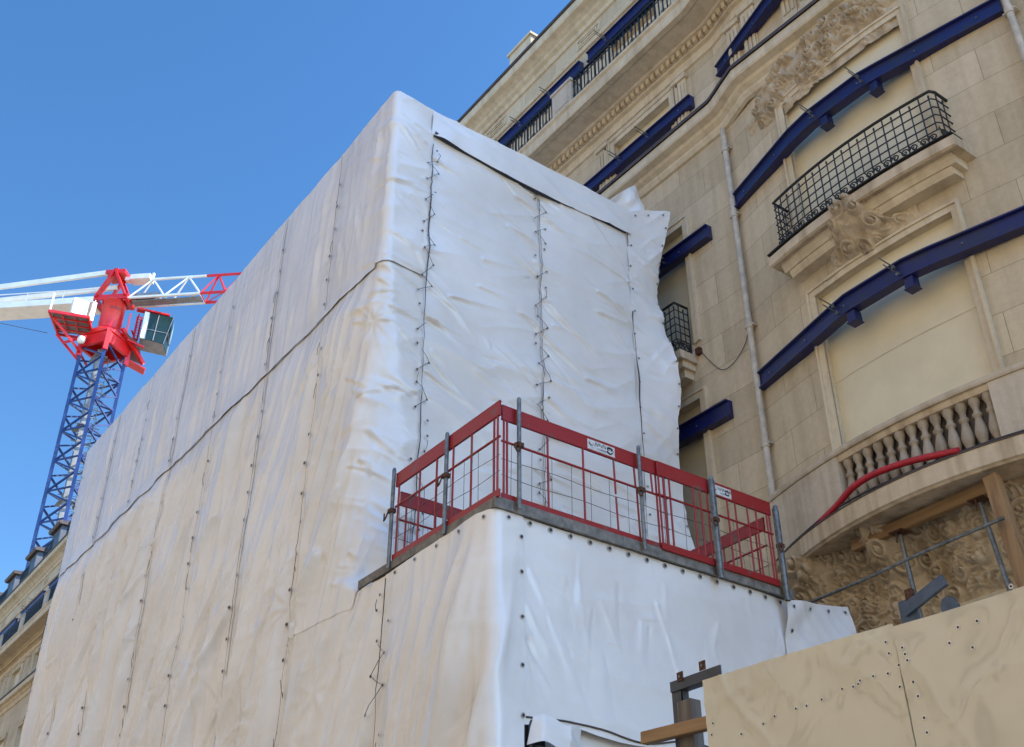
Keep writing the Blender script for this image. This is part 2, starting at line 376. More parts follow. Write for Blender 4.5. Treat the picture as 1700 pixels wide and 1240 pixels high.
# main balcony cornice with dentils
mould('balcony_cornice', [(-.02,18.78),(.05,18.80),(.07,18.88),(.04,18.9),(.04,19.02),(.12,19.04),(.13,19.24),(.24,19.27),(.27,19.31),(.62,19.33),(.66,19.30),(.78,19.30),(.80,19.36),(.80,19.54),(.85,19.58),(.85,19.64),(-.02,19.66)], Ymin, Ymax, M['trim'])
y = 9.0; far = MB()
while y < 66:
    x = float(wx(y+.05))-.128
    if y < 18:
        b = MB(); b.box((x-.09, y, 19.09), (x, y+.09, 19.225)); bbuild(b, 'dentil', M['trim'])
    elif y > 48: far.box((x-.10, y, 19.07), (x, y+.115, 19.225))
    y += .155
bbuild(far, 'dentil_band', M['trim'])['kind'] = 'stuff'
# attic mouldings and crowning cornice
mould('attic_band', [(-.02,22.1),(.05,22.11),(.07,22.17),(.03,22.2),(.03,22.26),(-.02,22.28)], Ymin, Ymax, M['trim'], A=.3)
mould('attic_sill_band', [(-.02,21.0),(.03,21.0),(.03,21.1),(-.02,21.1)], Ymin, Ymax, M['trim'], A=.47)
mould('crowning_cornice', [(-.02,22.74),(.05,22.76),(.08,22.86),(.16,22.92),(.2,22.98),(.3,23.05),(.42,23.10),(.45,23.16),(.45,23.34),(-.4,23.42),(-.4,22.75)], Ymin, Ymax, M['trim'], A=.3)
mould('gutter', [(.30,23.345),(.49,23.33),(.50,23.40),(.30,23.44)], Ymin, Ymax, M['zinc'], A=.3)
for ya in [9.9, 13.65, 17.4] + [48+3.75*k for k in range(5)]:
    b = MB()
    for (y0, y1, z0, z1) in ((ya-.42, ya+.42, 22.34, 22.62), (ya-.3, ya+.3, 22.41, 22.55)):
        b.sweep([(W0, y0, -1, 0), (W0, y1, -1, 0)], [(-.01, z0), (.03, z0), (.03, z0+.03), (-.01, z0+.03)]); b.sweep([(W0, y0, -1, 0), (W0, y1, -1, 0)], [(-.01, z1-.03), (.03, z1-.03), (.03, z1), (-.01, z1)])
        b.box((W0-.03, y0, z0+.03), (W0+.01, y0+.03, z1-.03)); b.box((W0-.03, y1-.03, z0+.03), (W0+.01, y1, z1-.03))
    bbuild(b, 'attic_panel', M['trim'])
for ya in [10.95, 13.35, 9.35, 8.9, 7.9, 7.5] + [47.65+3.75*k for k in range(5)] + [48.65+3.75*k for k in range(5)]:
    x = float(wx(ya)); b = MB()
    b.box((x-.05, ya-.16, 17.16), (x+.04, ya+.16, 18.78))
    for k in (-1, 0, 1): b.box((x-.075, ya+k*.095-.028, 17.5), (x-.048, ya+k*.095+.028, 18.5))
    b.box((x-.09, ya-.19, 17.17), (x+.03, ya+.19, 17.34)); b.box((x-.10, ya-.2, 18.60), (x+.03, ya+.2, 18.70)); bbuild(b, 'pilaster', M['trim'])
for a, c in cols:
    b = MB()
    for (p, q, r, s_) in ((a-.28, c+.28, 18.68, 18.73), (a-.28, a-.23, 17.2, 18.68), (c+.23, c+.28, 17.2, 18.68)):
        b.box((W0-.05, p, r), (W0+.01, q, s_))
    bbuild(b, 'panel_surround', M['trim'])
# mansard roof, chimney blocks
b = MB(); b.add([(W0-.2, Ymin, 23.42), (W0-.2, Ymax, 23.42), (W0+2.2, Ymax, 26.3), (W0+2.2, Ymin, 26.3), (W0+4.4, Ymin, 23.0), (W0+4.4, Ymax, 23.0)],
   [(0, 3, 2, 1), (3, 4, 5, 2), (0, 4, 3), (1, 2, 5)]); roof = bbuild(b, 'roof', M['roof'])
for y in (11.35, 15.35):
    b = MB(); b.box((W0-.42, y, 23.42), (W0-.05, y+.9, 23.85)); b.box((W0-.47, y-.05, 23.85), (W0-.0, y+.95, 23.93)); bbuild(b, 'parapet_block', M['trim'])
for yd in (50.6, 54.3, 58.3, 62.2, 66.1):
    d = bpy.data.objects.new('dormer', None); link(d, bld)
    b = MB(); b.box((W0-.1, yd, 23.42), (W0+1.6, yd+1.5, 25.0)); b.box((W0-.14, yd+.0, 23.42), (W0-.1, yd+.22, 24.9)); b.box((W0-.14, yd+1.28, 23.42), (W0-.1, yd+1.5, 24.9)); bbuild(b, 'cheek', M['roof'], d)
    b = MB(); b.sweep([(W0-.12, yd-.15, -1, 0), (W0-.12, yd+1.65, -1, 0)], [(-1.5, 25.003), (.15, 25.003), (.22, 25.08), (.22, 25.16), (-1.5, 25.35)]); bbuild(b, 'pediment', M['zinc'], d)
    b = MB(); b.box((W0-.115, yd+.24, 23.6), (W0-.102, yd+1.26, 24.8)); bbuild(b, 'pane', M['darkglass'], d)
    b = MB()   # little iron guard before the dormer
    for k in range(9): yy_ = yd+k*.19; b.bar((W0-.35, yy_, 23.43), (W0-.35, yy_, 24.2), .03)
    b.bar((W0-.35, yd, 24.2), (W0-.35, yd+1.5, 24.2), .04); b.bar((W0-.35, yd, 23.8), (W0-.35, yd+1.5, 23.8), .03); bbuild(b, 'guard_rail', M['iron'], d)

# ---- carved relief
def relief_h(y, z, seed, n, R, dens=1.0, ext=None):
    rs = np.random.RandomState(seed); y0, y1, z0, z1 = ext
    h = .10+.30*ridge(y*7+1.5*fbm(y*3, z*3, seed), z*7+1.5*fbm(y*3+9, z*3, seed), seed+1, 2.2)
    for i in range(int(n*3.2)):
        cy = rs.uniform(y0, y1); cz = rs.uniform(z0, z1); kind = rs.rand(); sc = R*rs.uniform(.5, 1.15); ph = rs.uniform(0, 6.28); dr = rs.choice([-1, 1])
        box = (np.abs(y-cy) < sc*2) & (np.abs(z-cz) < sc*2)
        if not box.any(): continue
        dy = (y[box]-cy)/sc; dz = (z[box]-cz)/sc; r = np.sqrt(dy*dy+dz*dz)+1e-4
        if kind < .45:      # scroll: a raised band wound into a spiral
            th = np.arctan2(dz, dy)*dr+ph; arm = np.abs(((th/6.2832+1.15*np.log(r+.10)) % 1.0)-.5)*2
            e = (.25+.85*np.clip(arm*1.5-.35, 0, 1)**.7)*np.clip(1.35-r*1.1, 0, 1)**.5
            e = np.where(r < .16, 1.05, e)
        elif kind < .85:    # leaf: long lobe with ribs
            a = ph; t = dy*math.cos(a)+dz*math.sin(a); d = -dy*math.sin(a)+dz*math.cos(a)+.35*t*t*dr
            w = .34*np.clip(1-(t/1.3)**2, 0, 1)+1e-3; q = np.abs(d)/w
            e = np.where(q < 1, np.sqrt(np.clip(1-q*q, 0, 1)), 0)*(.65+.35*np.abs(np.sin(t*9+np.abs(d)*10)))*.95
            e = e*np.clip(1-(t/1.35)**2, 0, 1)**.3
        else:               # boss / fruit
            e = np.sqrt(np.clip(1-(r*1.9)**2, 0, 1))*1.1
        h[box] = np.maximum(h[box]*np.where(e > .05, .8, 1), e)
    return h
def relief(name, y0, y1, z0, z1, xf, depth, mask, seed, n, R, step=.016, mat=None, sink=.02, parent=None):
    ny = int((y1-y0)/step)+1; nz = int((z1-z0)/step)+1
    Y, Z = np.meshgrid(np.linspace(y0, y1, ny), np.linspace(z0, z1, nz), indexing='ij')
    H = relief_h(Y, Z, seed, n, R, ext=(y0, y1, z0, z1)); mk = mask(Y, Z)
    X = xf(Y, Z)-H*depth*mk+sink*(1-np.clip(mk*4, 0, 1))
    V = np.stack([X-BO.x, Y-BO.y, Z], -1).reshape(-1, 3)
    return np_mesh(name, V, grid_faces(ny, nz, True), mat or M['carved'], parent or bld, True)
def mask_blobs(blobs, seed):
    def f(Y, Z):
        m = np.zeros_like(Y)
        for cy, cz, ry, rz in blobs: m = np.maximum(m, 1.25-((Y-cy)/ry)**2-((Z-cz)/rz)**2)
        m = m+(fbm(Y*4, Z*4, seed)-.45)*1.0
        return np.clip(m*1.5, 0, 1)
    return f
relief('carved_garland', 5.7, 9.35, 15.55, 16.62, lambda Y, Z: wx(Y)+.0, .19, mask_blobs([(8.75, 16.05, .42, .45), (8.2, 16.4, .6, .35), (7.3, 16.35, .8, .42), (6.5, 16.35, .55, .38), (7.6, 16.0, .5, .3)], 3), 21, 44, .17, step=.012)
relief('carved_shield', 6.5, 8.2, 11.80, 12.66, lambda Y, Z: wx(Y)-.02-.42*np.exp(-((Y-7.38)/.42)**4)*sst(11.8, 12.4, Z), .15, mask_blobs([(7.38, 12.28, .42, .48), (7.72, 12.12, .3, .25), (7.0, 12.15, .3, .25)], 5), 33, 12, .15, step=.010)
# frieze below the big ledge: wall + consoles + carving
def frx(Y, Z):
    x = 12.28+0*Y
    x = x-.22*sst(7.2, 7.8, Z)
    for cy in (9.55, 4.95): x = x-.32*np.exp(-((Y-cy)/.33)**6)*sst(6.6, 7.7, Z)
    x = x-.30*np.exp(-((Y-8.2)/.26)**4)*sst(6.9, 7.5, Z)
    x = x-.16*np.exp(-((Y-7.0)/.36)**4-((Z-7.15)/.3)**4)
    return x
def frm(Y, Z):
    m = sst(6.55, 6.75, Z); m = np.where(Y > 7.75, 1.0, m)
    return np.clip(m, 0, 1)
relief('carved_frieze', 4.2, 10.15, 5.6, 7.76, frx, .16, frm, 44, 150, .17, step=.0135, sink=-.0)
mould('frieze_lintel', [(-.25, 6.50), (-.06, 6.50), (-.04, 6.56), (-.10, 6.62), (-.25, 6.62)], 4.5, 7.75, M['trim'], A=0)
b = MB(); b.box((12.36, 4.2, 0), (12.44, 7.75, 6.6)); b.box((12.20, 7.75, 0), (12.44, 10.3, 5.6)); bbuild(b, 'ground_floor_board', M['board'])
# ledge (balcony floor) of the bay, curved
LA = .72; lx = lambda y: 12.0-LA*np.clip(1-((y-7.25)/2.78)**2, 0, 1)
pl = [(float(lx(y)), y, -1, 0) for y in np.linspace(4.47, 10.03, 50)]
b = MB(); b.sweep(pl, [(-.9, 7.76), (-.16, 7.76), (-.14, 7.72), (-.05, 7.71), (-.03, 7.73), (0, 7.745), (0, 7.985), (-.9, 8.00)]); bbuild(b, 'bay_ledge', M['ledge'])
b = MB(); b.sweep([(x+.001, y, nx, ny) for x, y, nx, ny in pl], [(0, 7.99), (.012, 7.985), (.012, 8.003), (-.3, 8.02)]); bbuild(b, 'ledge_flashing', M['zinc'])
# parapet with balustrade
pp = lambda y: 12.0-.45*np.clip(1-((y-7.25)/2.78)**2, 0, 1)
def seg(y0, y1, n=24): return [(float(pp(y)), y, -1, 0) for y in np.linspace(y0, y1, n)]
bal = bpy.data.objects.new('balustrade', None); link(bal, bld)
b = MB(); b.sweep(seg(8.45, 10.0), [(-.25, 8.02), (0, 8.02), (0, 8.9), (-.25, 8.9)]); bbuild(b, 'parapet_panel', M['parapet'], bal)
b = MB(); b.sweep(seg(4.5, 6.08), [(-.25, 8.02), (0, 8.02), (0, 8.9), (-.25, 8.9)]); bbuild(b, 'parapet_panel', M['parapet'], bal)
b = MB(); b.sweep(seg(4.5, 10.0, 40), [(-.28, 8.903), (.02, 8.903), (.035, 8.93), (.035, 8.98), (-.28, 9.0)]); bbuild(b, 'coping', M['parapet'], bal)
b = MB(); b.sweep(seg(6.08, 8.45), [(-.22, 8.82), (-.04, 8.82), (-.02, 8.86), (-.02, 8.903), (-.22, 8.903)]); b.sweep(seg(6.08, 8.45), [(-.22, 8.02), (-.01, 8.02), (-.01, 8.10), (-.22, 8.10)]); bbuild(b, 'baluster_rails', M['ledge'], bal)
b = MB(); vs = [(float(pp(y))+.205, y, z) for y in np.linspace(5.9, 8.6, 16) for z in (8.02, 8.95)]; b.add(vs, [(2*i, 2*i+1, 2*i+3, 2*i+2) for i in range(15)]); bbuild(b, 'painted_gap_shade', M['woodgrey'], bal)  # dark sheet standing in for the shade behind the balusters
prof = [(.062, 0), (.062, .04), (.045, .05), (.038, .07), (.052, .10), (.068, .15), (.070, .19), (.055, .25), (.040, .30), (.036, .33), (.055, .345), (.055, .365), (.036, .38), (.034, .42), (.048, .45), (.060, .475), (.060, .52)]
for k in range(13):
    y = 6.17+k*.181; b = MB(); b.lathe((float(pp(y))+.12, y, 8.10), [(r*1.18, z*1.385) for r, z in prof], 12)
    ob_ = bbuild(b, 'baluster', M['greybrown'], bal)

# ---- balconies
def spiral(c, r0, turns, a0, dirn, ax, az, n=16):
    pts = []
    for i in range(n+1):
        t = i/n; r = r0*(1-.78*t); a = a0+dirn*turns*2*math.pi*t
        pts.append(Vector(c)+Vector(ax)*(r*math.cos(a))+Vector(az)*(r*math.sin(a)))
    return pts
def iron_rail(parent, pathf, L, z0, z1, nb, name='railing', grid=True):
    """pathf(s)-> (x,y) for s in 0..L"""
    g = bpy.data.objects.new(name, None); link(g, parent)
    P = lambda s, z: (*pathf(s), z)
    N = max(6, int(L/.1)); ss = np.linspace(0, L, N)
    b = MB()
    for z, r in ((z1, .020), (z0+.03, .013)): b.tube([P(s, z) for s in ss], r, 6)
    b.tube([P(s, z1+.012) for s in ss], .024, 4); bbuild(b, 'handrail', M['iron'], g)
    b = MB(); hs = (z1-.14, z1-.30, z1-.45, z1-.60) if grid else (z1-.12,)
    for z in hs: b.tube([P(s, z) for s in ss], .011, 5)
    b.tube([P(s, z0+.27) for s in ss], .010, 5); bbuild(b, 'crossbar', M['iron'], g)
    b = MB(); d = L/nb
    for k in range(nb+1):
        s = k*d
        if k % 2 == 0 or not grid: b.tube([P(s, z0+.03), P(s, z1)], .012, 5)
        else:
            b.tube([P(s, z0+.27), P(s, z1-.10)], .010, 5); b.tube([P(s, z1-.13), P(s, z1-.10), P(s, z1-.07), P(s, z1-.05)], [.006, .017, .014, .002], 6)
    bbuild(b, 'upright_bars', M['iron'], g)
    b = MB()
    for k in range(nb):
        s = (k+.5)*d; c = Vector(P(s, z0+.15)); ax = (Vector(P(min(s+.01, L), 0))-Vector(P(max(s-.01, 0), 0))).normalized()
        b.tube(spiral(c+Vector((0, 0, .03)), .062, 1.3, 0 if k % 2 else math.pi, 1 if k % 2 else -1, ax, (0, 0, 1), 14), .011, 5)
        b.tube(spiral(c-Vector((0, 0, .055)), .045, 1.1, math.pi if k % 2 else 0, 1 if k % 2 else -1, ax, (0, 0, 1), 12), .010, 5)
        b.tube([c+ax*(-d/2)+Vector((0, 0, -.11)), c+Vector((0, 0, .0)), c+ax*(d/2)+Vector((0, 0, .11))], .010, 5)
    bbuild(b, 'scrollwork', M['iron'], g)
    return g
bc = bpy.data.objects.new('balcony', None); link(bc, bld); bc['label'] = 'bowed balcony with black iron railing below the upper bay window'
fx = lambda y: 11.55-.14*max(0, 1-((y-7.24)/1.51)**2)
# front path from y=5.6 to 8.52 with side returns
pts = [(11.93, 5.73)]+[(fx(y), y) for y in np.linspace(5.73, 8.75, 22)]+[(11.96, 8.75)]
cum = [0]
for p, q in zip(pts, pts[1:]): cum.append(cum[-1]+math.hypot(p[0]-q[0], p[1]-q[1]))
def along(s):
    s = min(max(s, 0), cum[-1])
    for i in range(len(cum)-1):
        if s <= cum[i+1]+1e-9:
            t = (s-cum[i])/(cum[i+1]-cum[i]+1e-12); return (pts[i][0]*(1-t)+pts[i+1][0]*t, pts[i][1]*(1-t)+pts[i+1][1]*t)
    return pts[-1]
iron_rail(bc, along, cum[-1], 12.60, 13.60, 26)
def slab_path(y0, y1, xs, n=24): return [(xs-.15*max(0, 1-((y-7.24)/1.68)**2), y, -1, 0) for y in np.linspace(y0, y1, n)]
b = MB(); b.sweep(slab_path(5.56, 8.93, 11.45), [(-.6, 12.40), (-.05, 12.40), (-.04, 12.37), (0, 12.39), (.0, 12.54), (-.03, 12.58), (-.6, 12.59)]); bbuild(b, 'slab', M['ledge'], bc)
b = MB(); b.sweep(slab_path(5.70, 8.79, 11.57), [(-.5, 12.25), (-.08, 12.25), (-.05, 12.30), (-.02, 12.33), (-.02, 12.397), (-.5, 12.397)]); b.sweep(slab_path(5.78, 8.71, 11.66), [(-.4, 12.14), (-.06, 12.14), (-.03, 12.19), (-.01, 12.247), (-.4, 12.247)]); bbuild(b, 'slab_moulding', M['trim'], bc)
b = MB(); b.sweep([(x+.002, y, nx, ny) for x, y, nx, ny in slab_path(5.56, 8.93, 11.45)], [(-.25, 12.595), (.02, 12.592), (.02, 12.61), (-.25, 12.615)]); bbuild(b, 'slab_flashing', M['iron'], bc)
# small balcony
def small_balcony(yc0, yc1):
    s_ = bpy.data.objects.new('balconette', None); link(s_, bld); xf = 11.80
    p_ = [(12.12, yc0), (xf, yc0), (xf, yc1), (12.12, yc1)]; L = .32*2+(yc1-yc0)
    def al(s):
        if s < .32: return (12.12-s, yc0)
        if s < .32+yc1-yc0: return (xf, yc0+s-.32)
        return (xf+(s-.32-(yc1-yc0)), yc1)
    iron_rail(s_, al, L, 12.25, 13.28, 20)
    b = MB(); b.box((11.74, yc0-.1, 12.08), (12.14, yc1+.1, 12.235)); bbuild(b, 'slab', M['ledge'], s_)
    b = MB(); b.box((11.84, yc0-.04, 11.95), (12.14, yc1+.04, 12.078)); b.box((11.93, yc0+.02, 11.80), (12.14, yc1-.02, 11.948)); bbuild(b, 'slab_moulding', M['trim'], s_)
small_balcony(11.38, 13.0)
# top floor balcony railing with stone piers
def top_rail(y0, y1):
    g = bpy.data.objects.new('top_railing', None); link(g, bld); x = 11.42; n = int((y1-y0)/.115); b = MB()
    for k in range(n+1):
        y = y0+(y1-y0)*k/n; b.bar((x, y, 19.66), (x, y, 20.36), .022 if k % 4 else .035)
        if k % 4 == 2:
            for zc in (20.18, 19.86): b.tube(spiral((x, y, zc), .075, 1.2, 0, 1, (0, 1, 0), (0, 0, 1), 12), .009, 4)
    bbuild(b, 'upright_bars', M['iron'], g)
    b = MB(); b.bar((x, y0, 20.38), (x, y1, 20.38), .05, .035); b.bar((x, y0, 20.27), (x, y1, 20.27), .018); b.bar((x, y0, 19.72), (x, y1, 19.72), .02); bbuild(b, 'handrail', M['iron'], g)
for y0, y1 in ((10.3, 13.40), (14.18, 17.3), (47.9, 50.9), (51.65, 54.65), (55.4, 58.4), (59.15, 62.15), (62.9, 65.9)): top_rail(y0, y1)
for y0 in (13.45, 50.95, 54.7, 58.45, 62.2, 9.6):
    b = MB(); b.box((11.36, y0, 19.66), (11.62, y0+.66, 20.36)); b.box((11.33, y0-.03, 20.36), (11.65, y0+.69, 20.43)); b.box((11.345, y0+.12, 19.8), (11.361, y0+.54, 20.24)); bbuild(b, 'railing_pier', M['parapet'])
# drainpipes
def drain(y, z0, z1, joints):
    b = MB(); x = W0-.11; b.tube([(x, y, z0), (x, y, z1)], .052, 12)
    b.build_ = None
    for z in joints: b.tube([(x, y, z-.06), (x, y, z+.05)], .066, 12); b.box((x-.02, y-.10, z-.02), (W0+.01, y+.10, z+.0))
    p = bbuild(b, 'drainpipe', M['pipe']); return p
drain(9.97, 8.2, 16.5, (14.45, 12.1, 9.9, 16.0)); drain(4.56, 8.2, 16.5, (14.5, 12.1))
b = MB(); b.tube(smoothpts([(12.12, 11.22, 12.38), (12.12, 11.0, 12.0), (12.12, 10.72, 11.66), (12.12, 10.40, 11.70), (12.12, 10.12, 11.98), (12.1, 10.00, 12.5)]), .007, 5); bbuild(b, 'wall_cable', M['cord'])
b = MB(); b.box((12.07, 11.15, 12.22), (12.16, 11.25, 12.34)); bbuild(b, 'iron_hook', M['rust'])

# ------------------------------------------------------------ navy steel beams on the facade
def beam(label, pts, z0, z1, rods=(), blocks=(), dep=.17):
    """pts: (x_outer, y) polyline; channel profile open to the street"""
    o = thing('steel_beam', label, 'steel beam', (pts[0][0], pts[0][1], z0), group='navy steel beams bolted to the facade')
    off = Vector(o.location)
    pa = []
    P = [Vector((x, y)) for x, y in pts]
    for i, p in enumerate(P):
        t = (P[min(i+1, len(P)-1)]-P[max(i-1, 0)]).normalized(); n = Vector((-t.y, t.x)); n = n if n.x < 0 else -n
        pa.append((p.x-off.x, p.y-off.y, n.x, n.y))
    h = z1-z0; w = .028
    prof = [(0, 0), (0, w), (-.055, w+.012), (-.055, h-w-.012), (0, h-w), (0, h), (-dep, h), (-dep, 0)]
    b = MB(); b.sweep(pa, prof); b.build('channel', M['navy'], o, .006)
    def xa(y):
        for (xa_, ya), (xb, yb) in zip(pts, pts[1:]):
            if min(ya, yb) <= y <= max(ya, yb): return xa_+(xb-xa_)*(y-ya)/(yb-ya)
        return pts[0][0]
    ya_, yb_ = max(p[1] for p in pts)-.3, min(p[1] for p in pts)+.2; b = MB(); k = ya_
    while k > yb_:
        xx = xa(k)-off.x; b.tube([(xx+.06, k-off.y, h*.5), (xx+.035, k-off.y, h*.5)], .014, 6); k -= .93
    if b.v: b.build('bolt_heads', M['galv'], o)
    for y in rods:
        x = xa(y)-off.x
        b = MB()
        for dz in (.10, .24):
            b.tube([(x+dep, y-off.y+(dz-.17)*.3, dz), (x-.30, y-off.y+(dz-.17)*.3, dz+.02)], .010, 6)
            b.tube([(x-.015, y-off.y+(dz-.17)*.3, dz), (x+.015, y-off.y+(dz-.17)*.3, dz)], .028, 6)
        b.build('threaded_rods', M['galv'], o)
    for y in blocks:
        x = xa(y)-off.x; b = MB(); b.box((x+.03, y-off.y-.07, -.17), (x+.19, y-off.y+.07, -.003)); b.box((x+.02, y-off.y-.085, -.185), (x+.20, y-off.y+.085, -.17)); b.build('bracket', M['navy'], o, .005)
    return o
beam('long bent navy beam crossing the lower bay window above the baluster opening', [(12.02, 9.96), (11.55, 8.1), (11.47, 7.75), (11.46, 6.75), (11.52, 6.4), (11.98, 4.5)], 10.86, 11.17, (7.95, 6.85), (7.7, 6.72))
beam('long bent navy beam crossing the upper bay window above the bowed iron balcony', [(12.02, 9.95), (11.60, 8.3), (11.53, 7.8), (11.55, 6.8), (11.62, 6.45), (12.02, 4.64)], 14.58, 14.90, (7.72, 6.78), (7.55, 6.62))
beam('navy beam cut off by the top edge, above the curved ledge of the bay', [(12.02, 9.95), (11.6, 8.3), (11.5, 7.8), (11.5, 6.8), (12.02, 4.6)], 17.85, 18.13)
beam('short navy beam sticking out from behind the white flap above the small iron balconette', [(12.0, 12.6), (12.0, 10.62)], 14.38, 14.68, (11.75,))
beam('short navy beam sticking out from behind the wrinkled sheet just above the red guardrail', [(12.0, 12.6), (12.0, 10.63)], 10.70, 11.02, (11.83,))
beam('navy beam on the recessed third floor window, its end touching the sloping white roof edge', [(12.0, 14.1), (12.0, 10.66)], 17.68, 17.98, (11.9, 12.75))
beam('navy beam under the roof cornice whose lower end meets the white wrap', [(12.0, 17.15), (12.0, 13.88)], 21.45, 21.80, (15.0, 16.2))
beam('navy beam under the roof cornice running out of the top edge of the picture', [(12.0, 13.62), (12.0, 10.3)], 21.50, 21.82, (12.95, 11.2))
beam('distant dark beam under the far roof cornice, cut by the left edge of the picture', [(12.0, 63.2), (12.0, 59.8)], 21.5, 21.85)
beam('distant dark beam under the far roof cornice, middle of the three in that row', [(12.0, 58.9), (12.0, 55.1)], 21.5, 21.85, (56.4, 57.6))
beam('distant dark beam under the far roof cornice, touching the left edge of the tall wrap', [(12.0, 54.3), (12.0, 51.5)], 21.5, 21.85)
beam('distant dark beam one storey below the far balcony, cut by the left edge of the picture', [(12.0, 59.6), (12.0, 56.6)], 17.05, 17.38)
beam('distant dark beam one storey below the far balcony, beside the left edge of the tall wrap', [(12.0, 55.8), (12.0, 51.5)], 17.1, 17.42)
beam('distant dark beam low on the far facade beside the bottom left edge of the wrap', [(12.0, 54.0), (12.0, 51.0)], 13.6, 13.9)

# ------------------------------------------------------------ tall wrapped scaffold
YS, YB, YL = 11.34, 8.55, 26.05; XF = 6.0; ZTOP = 14.88; ZP = 6.60
SE = [8.55, 10.62, 13.02, 15.12, 17.25, 19.35, 21.55, 23.75, YL]   # seams on the street face
SX = [6.68, 8.80, 10.72]                                           # seams on the end face
def dist_seam(v, seams):
    d = np.full_like(v, 9.0)
    for s in seams: d = np.minimum(d, np.abs(v-s))
    return d
def make_creases(seed, n, u, z, ang, L, A, w, starts=None):
    r = random.Random(seed); out = []
    for _ in range(n):
        uu = (r.choice(starts)+r.uniform(-.04, .04)) if starts and r.random() < .7 else r.uniform(*u)
        out.append((uu, r.uniform(*z), math.radians(r.uniform(*ang))+(math.pi if r.random() < .5 and starts else 0), r.uniform(*L), r.uniform(-.10, .10), r.uniform(*A)*r.choice([1, 1, -.8]), r.uniform(*w)))
    return out
def star(u, z, n, L, A, seed):
    r = random.Random(seed); return [(u, z, math.radians(360*k/n+r.uniform(-14, 14)), L*r.uniform(.5, 1.2), r.uniform(-.1, .1), A*r.uniform(.6, 1.2), r.uniform(.018, .035)) for k in range(n)]
_CRA = {}
def crease_h(u, z, cr):
    u = np.asarray(u, float); z = np.asarray(z, float)+0*u; h = np.zeros_like(u)
    if u.ndim == 0:      # one point: all creases at once
        c = _CRA.get(id(cr))
        if c is None: c = _CRA[id(cr)] = np.array(cr).T
        ca = np.cos(c[2]); sa = np.sin(c[2]); du = u-c[0]; dz = z-c[1]; t = du*ca+dz*sa; d = -du*sa+dz*ca-c[4]*t*t
        tt = np.clip(t/c[3], 0, 1); env = sst(0, .12, tt)*(1-tt)**.8; ww = c[6]*(.6+1.2*tt)
        return float((c[5]*env*(np.exp(-np.abs(d)/ww)-.45*np.exp(-((d+2.2*ww)/(1.6*ww))**2))).sum())
    for (cu, cz, a, L, cv, A, w) in cr:
        ca, sa = math.cos(a), math.sin(a)
        if u.size > 200:
            m = (np.abs(u-cu) < L+.2) & (np.abs(z-cz) < L+.2)
            if not m.any(): continue
        else: m = np.ones_like(u, bool)
        du = u[m]-cu; dz = z[m]-cz; t = du*ca+dz*sa; d = -du*sa+dz*ca-cv*t*t
        tt = np.clip(t/L, 0, 1); env = sst(0, .12, tt)*(1-tt)**.8; ww = w*(.6+1.2*tt)
        h[m] += A*env*(np.exp(-np.abs(d)/ww)-.45*np.exp(-((d+2.2*ww)/(1.6*ww))**2))
    return h
CR_UP = make_creases(1, 70, (11.3, 26), (11.9, 14.8), (262, 278), (.8, 2.6), (.012, .030), (.025, .06))
CR_LO = make_creases(2, 150, (8.6, 26), (3.0, 11.6), (284, 312), (.8, 3.6), (.020, .055), (.03, .09)) + make_creases(3, 70, (8.6, 26), (3.0, 11.6), (300, 345), (.4, 1.3), (.012, .03), (.02, .04), SE[1:-1])
for k_, (y_, z_) in enumerate([(11.05, 10.55), (13.1, 6.9), (15.2, 6.1), (14.1, 5.6), (12.1, 5.5), (17.3, 7.0), (19.3, 8.2), (21.5, 9.0)]): CR_LO += star(y_, z_, 9, .75, .020, 40+k_)
def f_front(y, z):
    """outward displacement on the street face"""
    y = np.asarray(y, float); z = np.asarray(z, float)+0*y
    up = sst(11.4, 11.9, z); lo = 1-up
    d = dist_seam(y, SE[1:-1]); inb = np.clip(d/.9, 0, 1)
    wv = .55*fbm(y*.5, z*.22, 2)
    k1 = y*1.0+.08*z+wv                       # upper: nearly vertical folds
    k2 = y*1.0+.26*z+1.2*fbm(y*.35, z*.16, 9)  # lower: drawn down and away
    h = up*(ridge(k1*1.7, z*.12, 4, 1.8)*.030+ridge(k1*3.6, z*.2, 6, 1.8)*.022+ridge(k1*7.5, z*.3, 36, 1.8)*.008)
    m2 = .35+1.1*vn(y*.33, z*.22, 14)
    h = h+lo*(ridge(k2*.85, z*.12, 7, 1.7)*.15*m2+ridge(k2*1.9, z*.17, 8, 1.8)*.110*m2+ridge(k2*4.0, z*.25, 12, 1.8)*.040+ridge(k2*8.0, z*.35, 38, 1.8)*.009)
    h = h+.07*(fbm(y*.45, z*.3, 20)-.45)*(.4+lo)
    h = h-(1-inb)**2*.030+np.exp(-d/.16)*(vn(y*.3, z*3.6, 40)-.5)*.030
    ds = np.abs(z-11.62); h = h+np.exp(-ds/.25)*(vn(y*4.2, z*.4, 44)-.5)*.020-.015*np.exp(-(ds/.12)**2)
    h = h*(.35+.65*sst(0, .32, d))*(.3+.7*sst(.05, .7, np.abs(z-11.62)))
    h = h+(.4+.6*sst(0, .25, d))*(.3+.7*sst(.05, .6, np.abs(z-11.62)))*(1.3*crease_h(y, z, CR_UP)+1.8*crease_h(y, z, CR_LO))
    # pulled tight at the far end and along the platform edge
    h = h*(.2+.8*sst(YL, YL-1.2, y))*(.35+.65*sst(ZTOP, ZTOP-.7, z))
    near = sst(11.5, 11.1, y); h = h*(1-near*(1-(.25+.65*sst(6.55, 5.2, z))*.8))
    return h
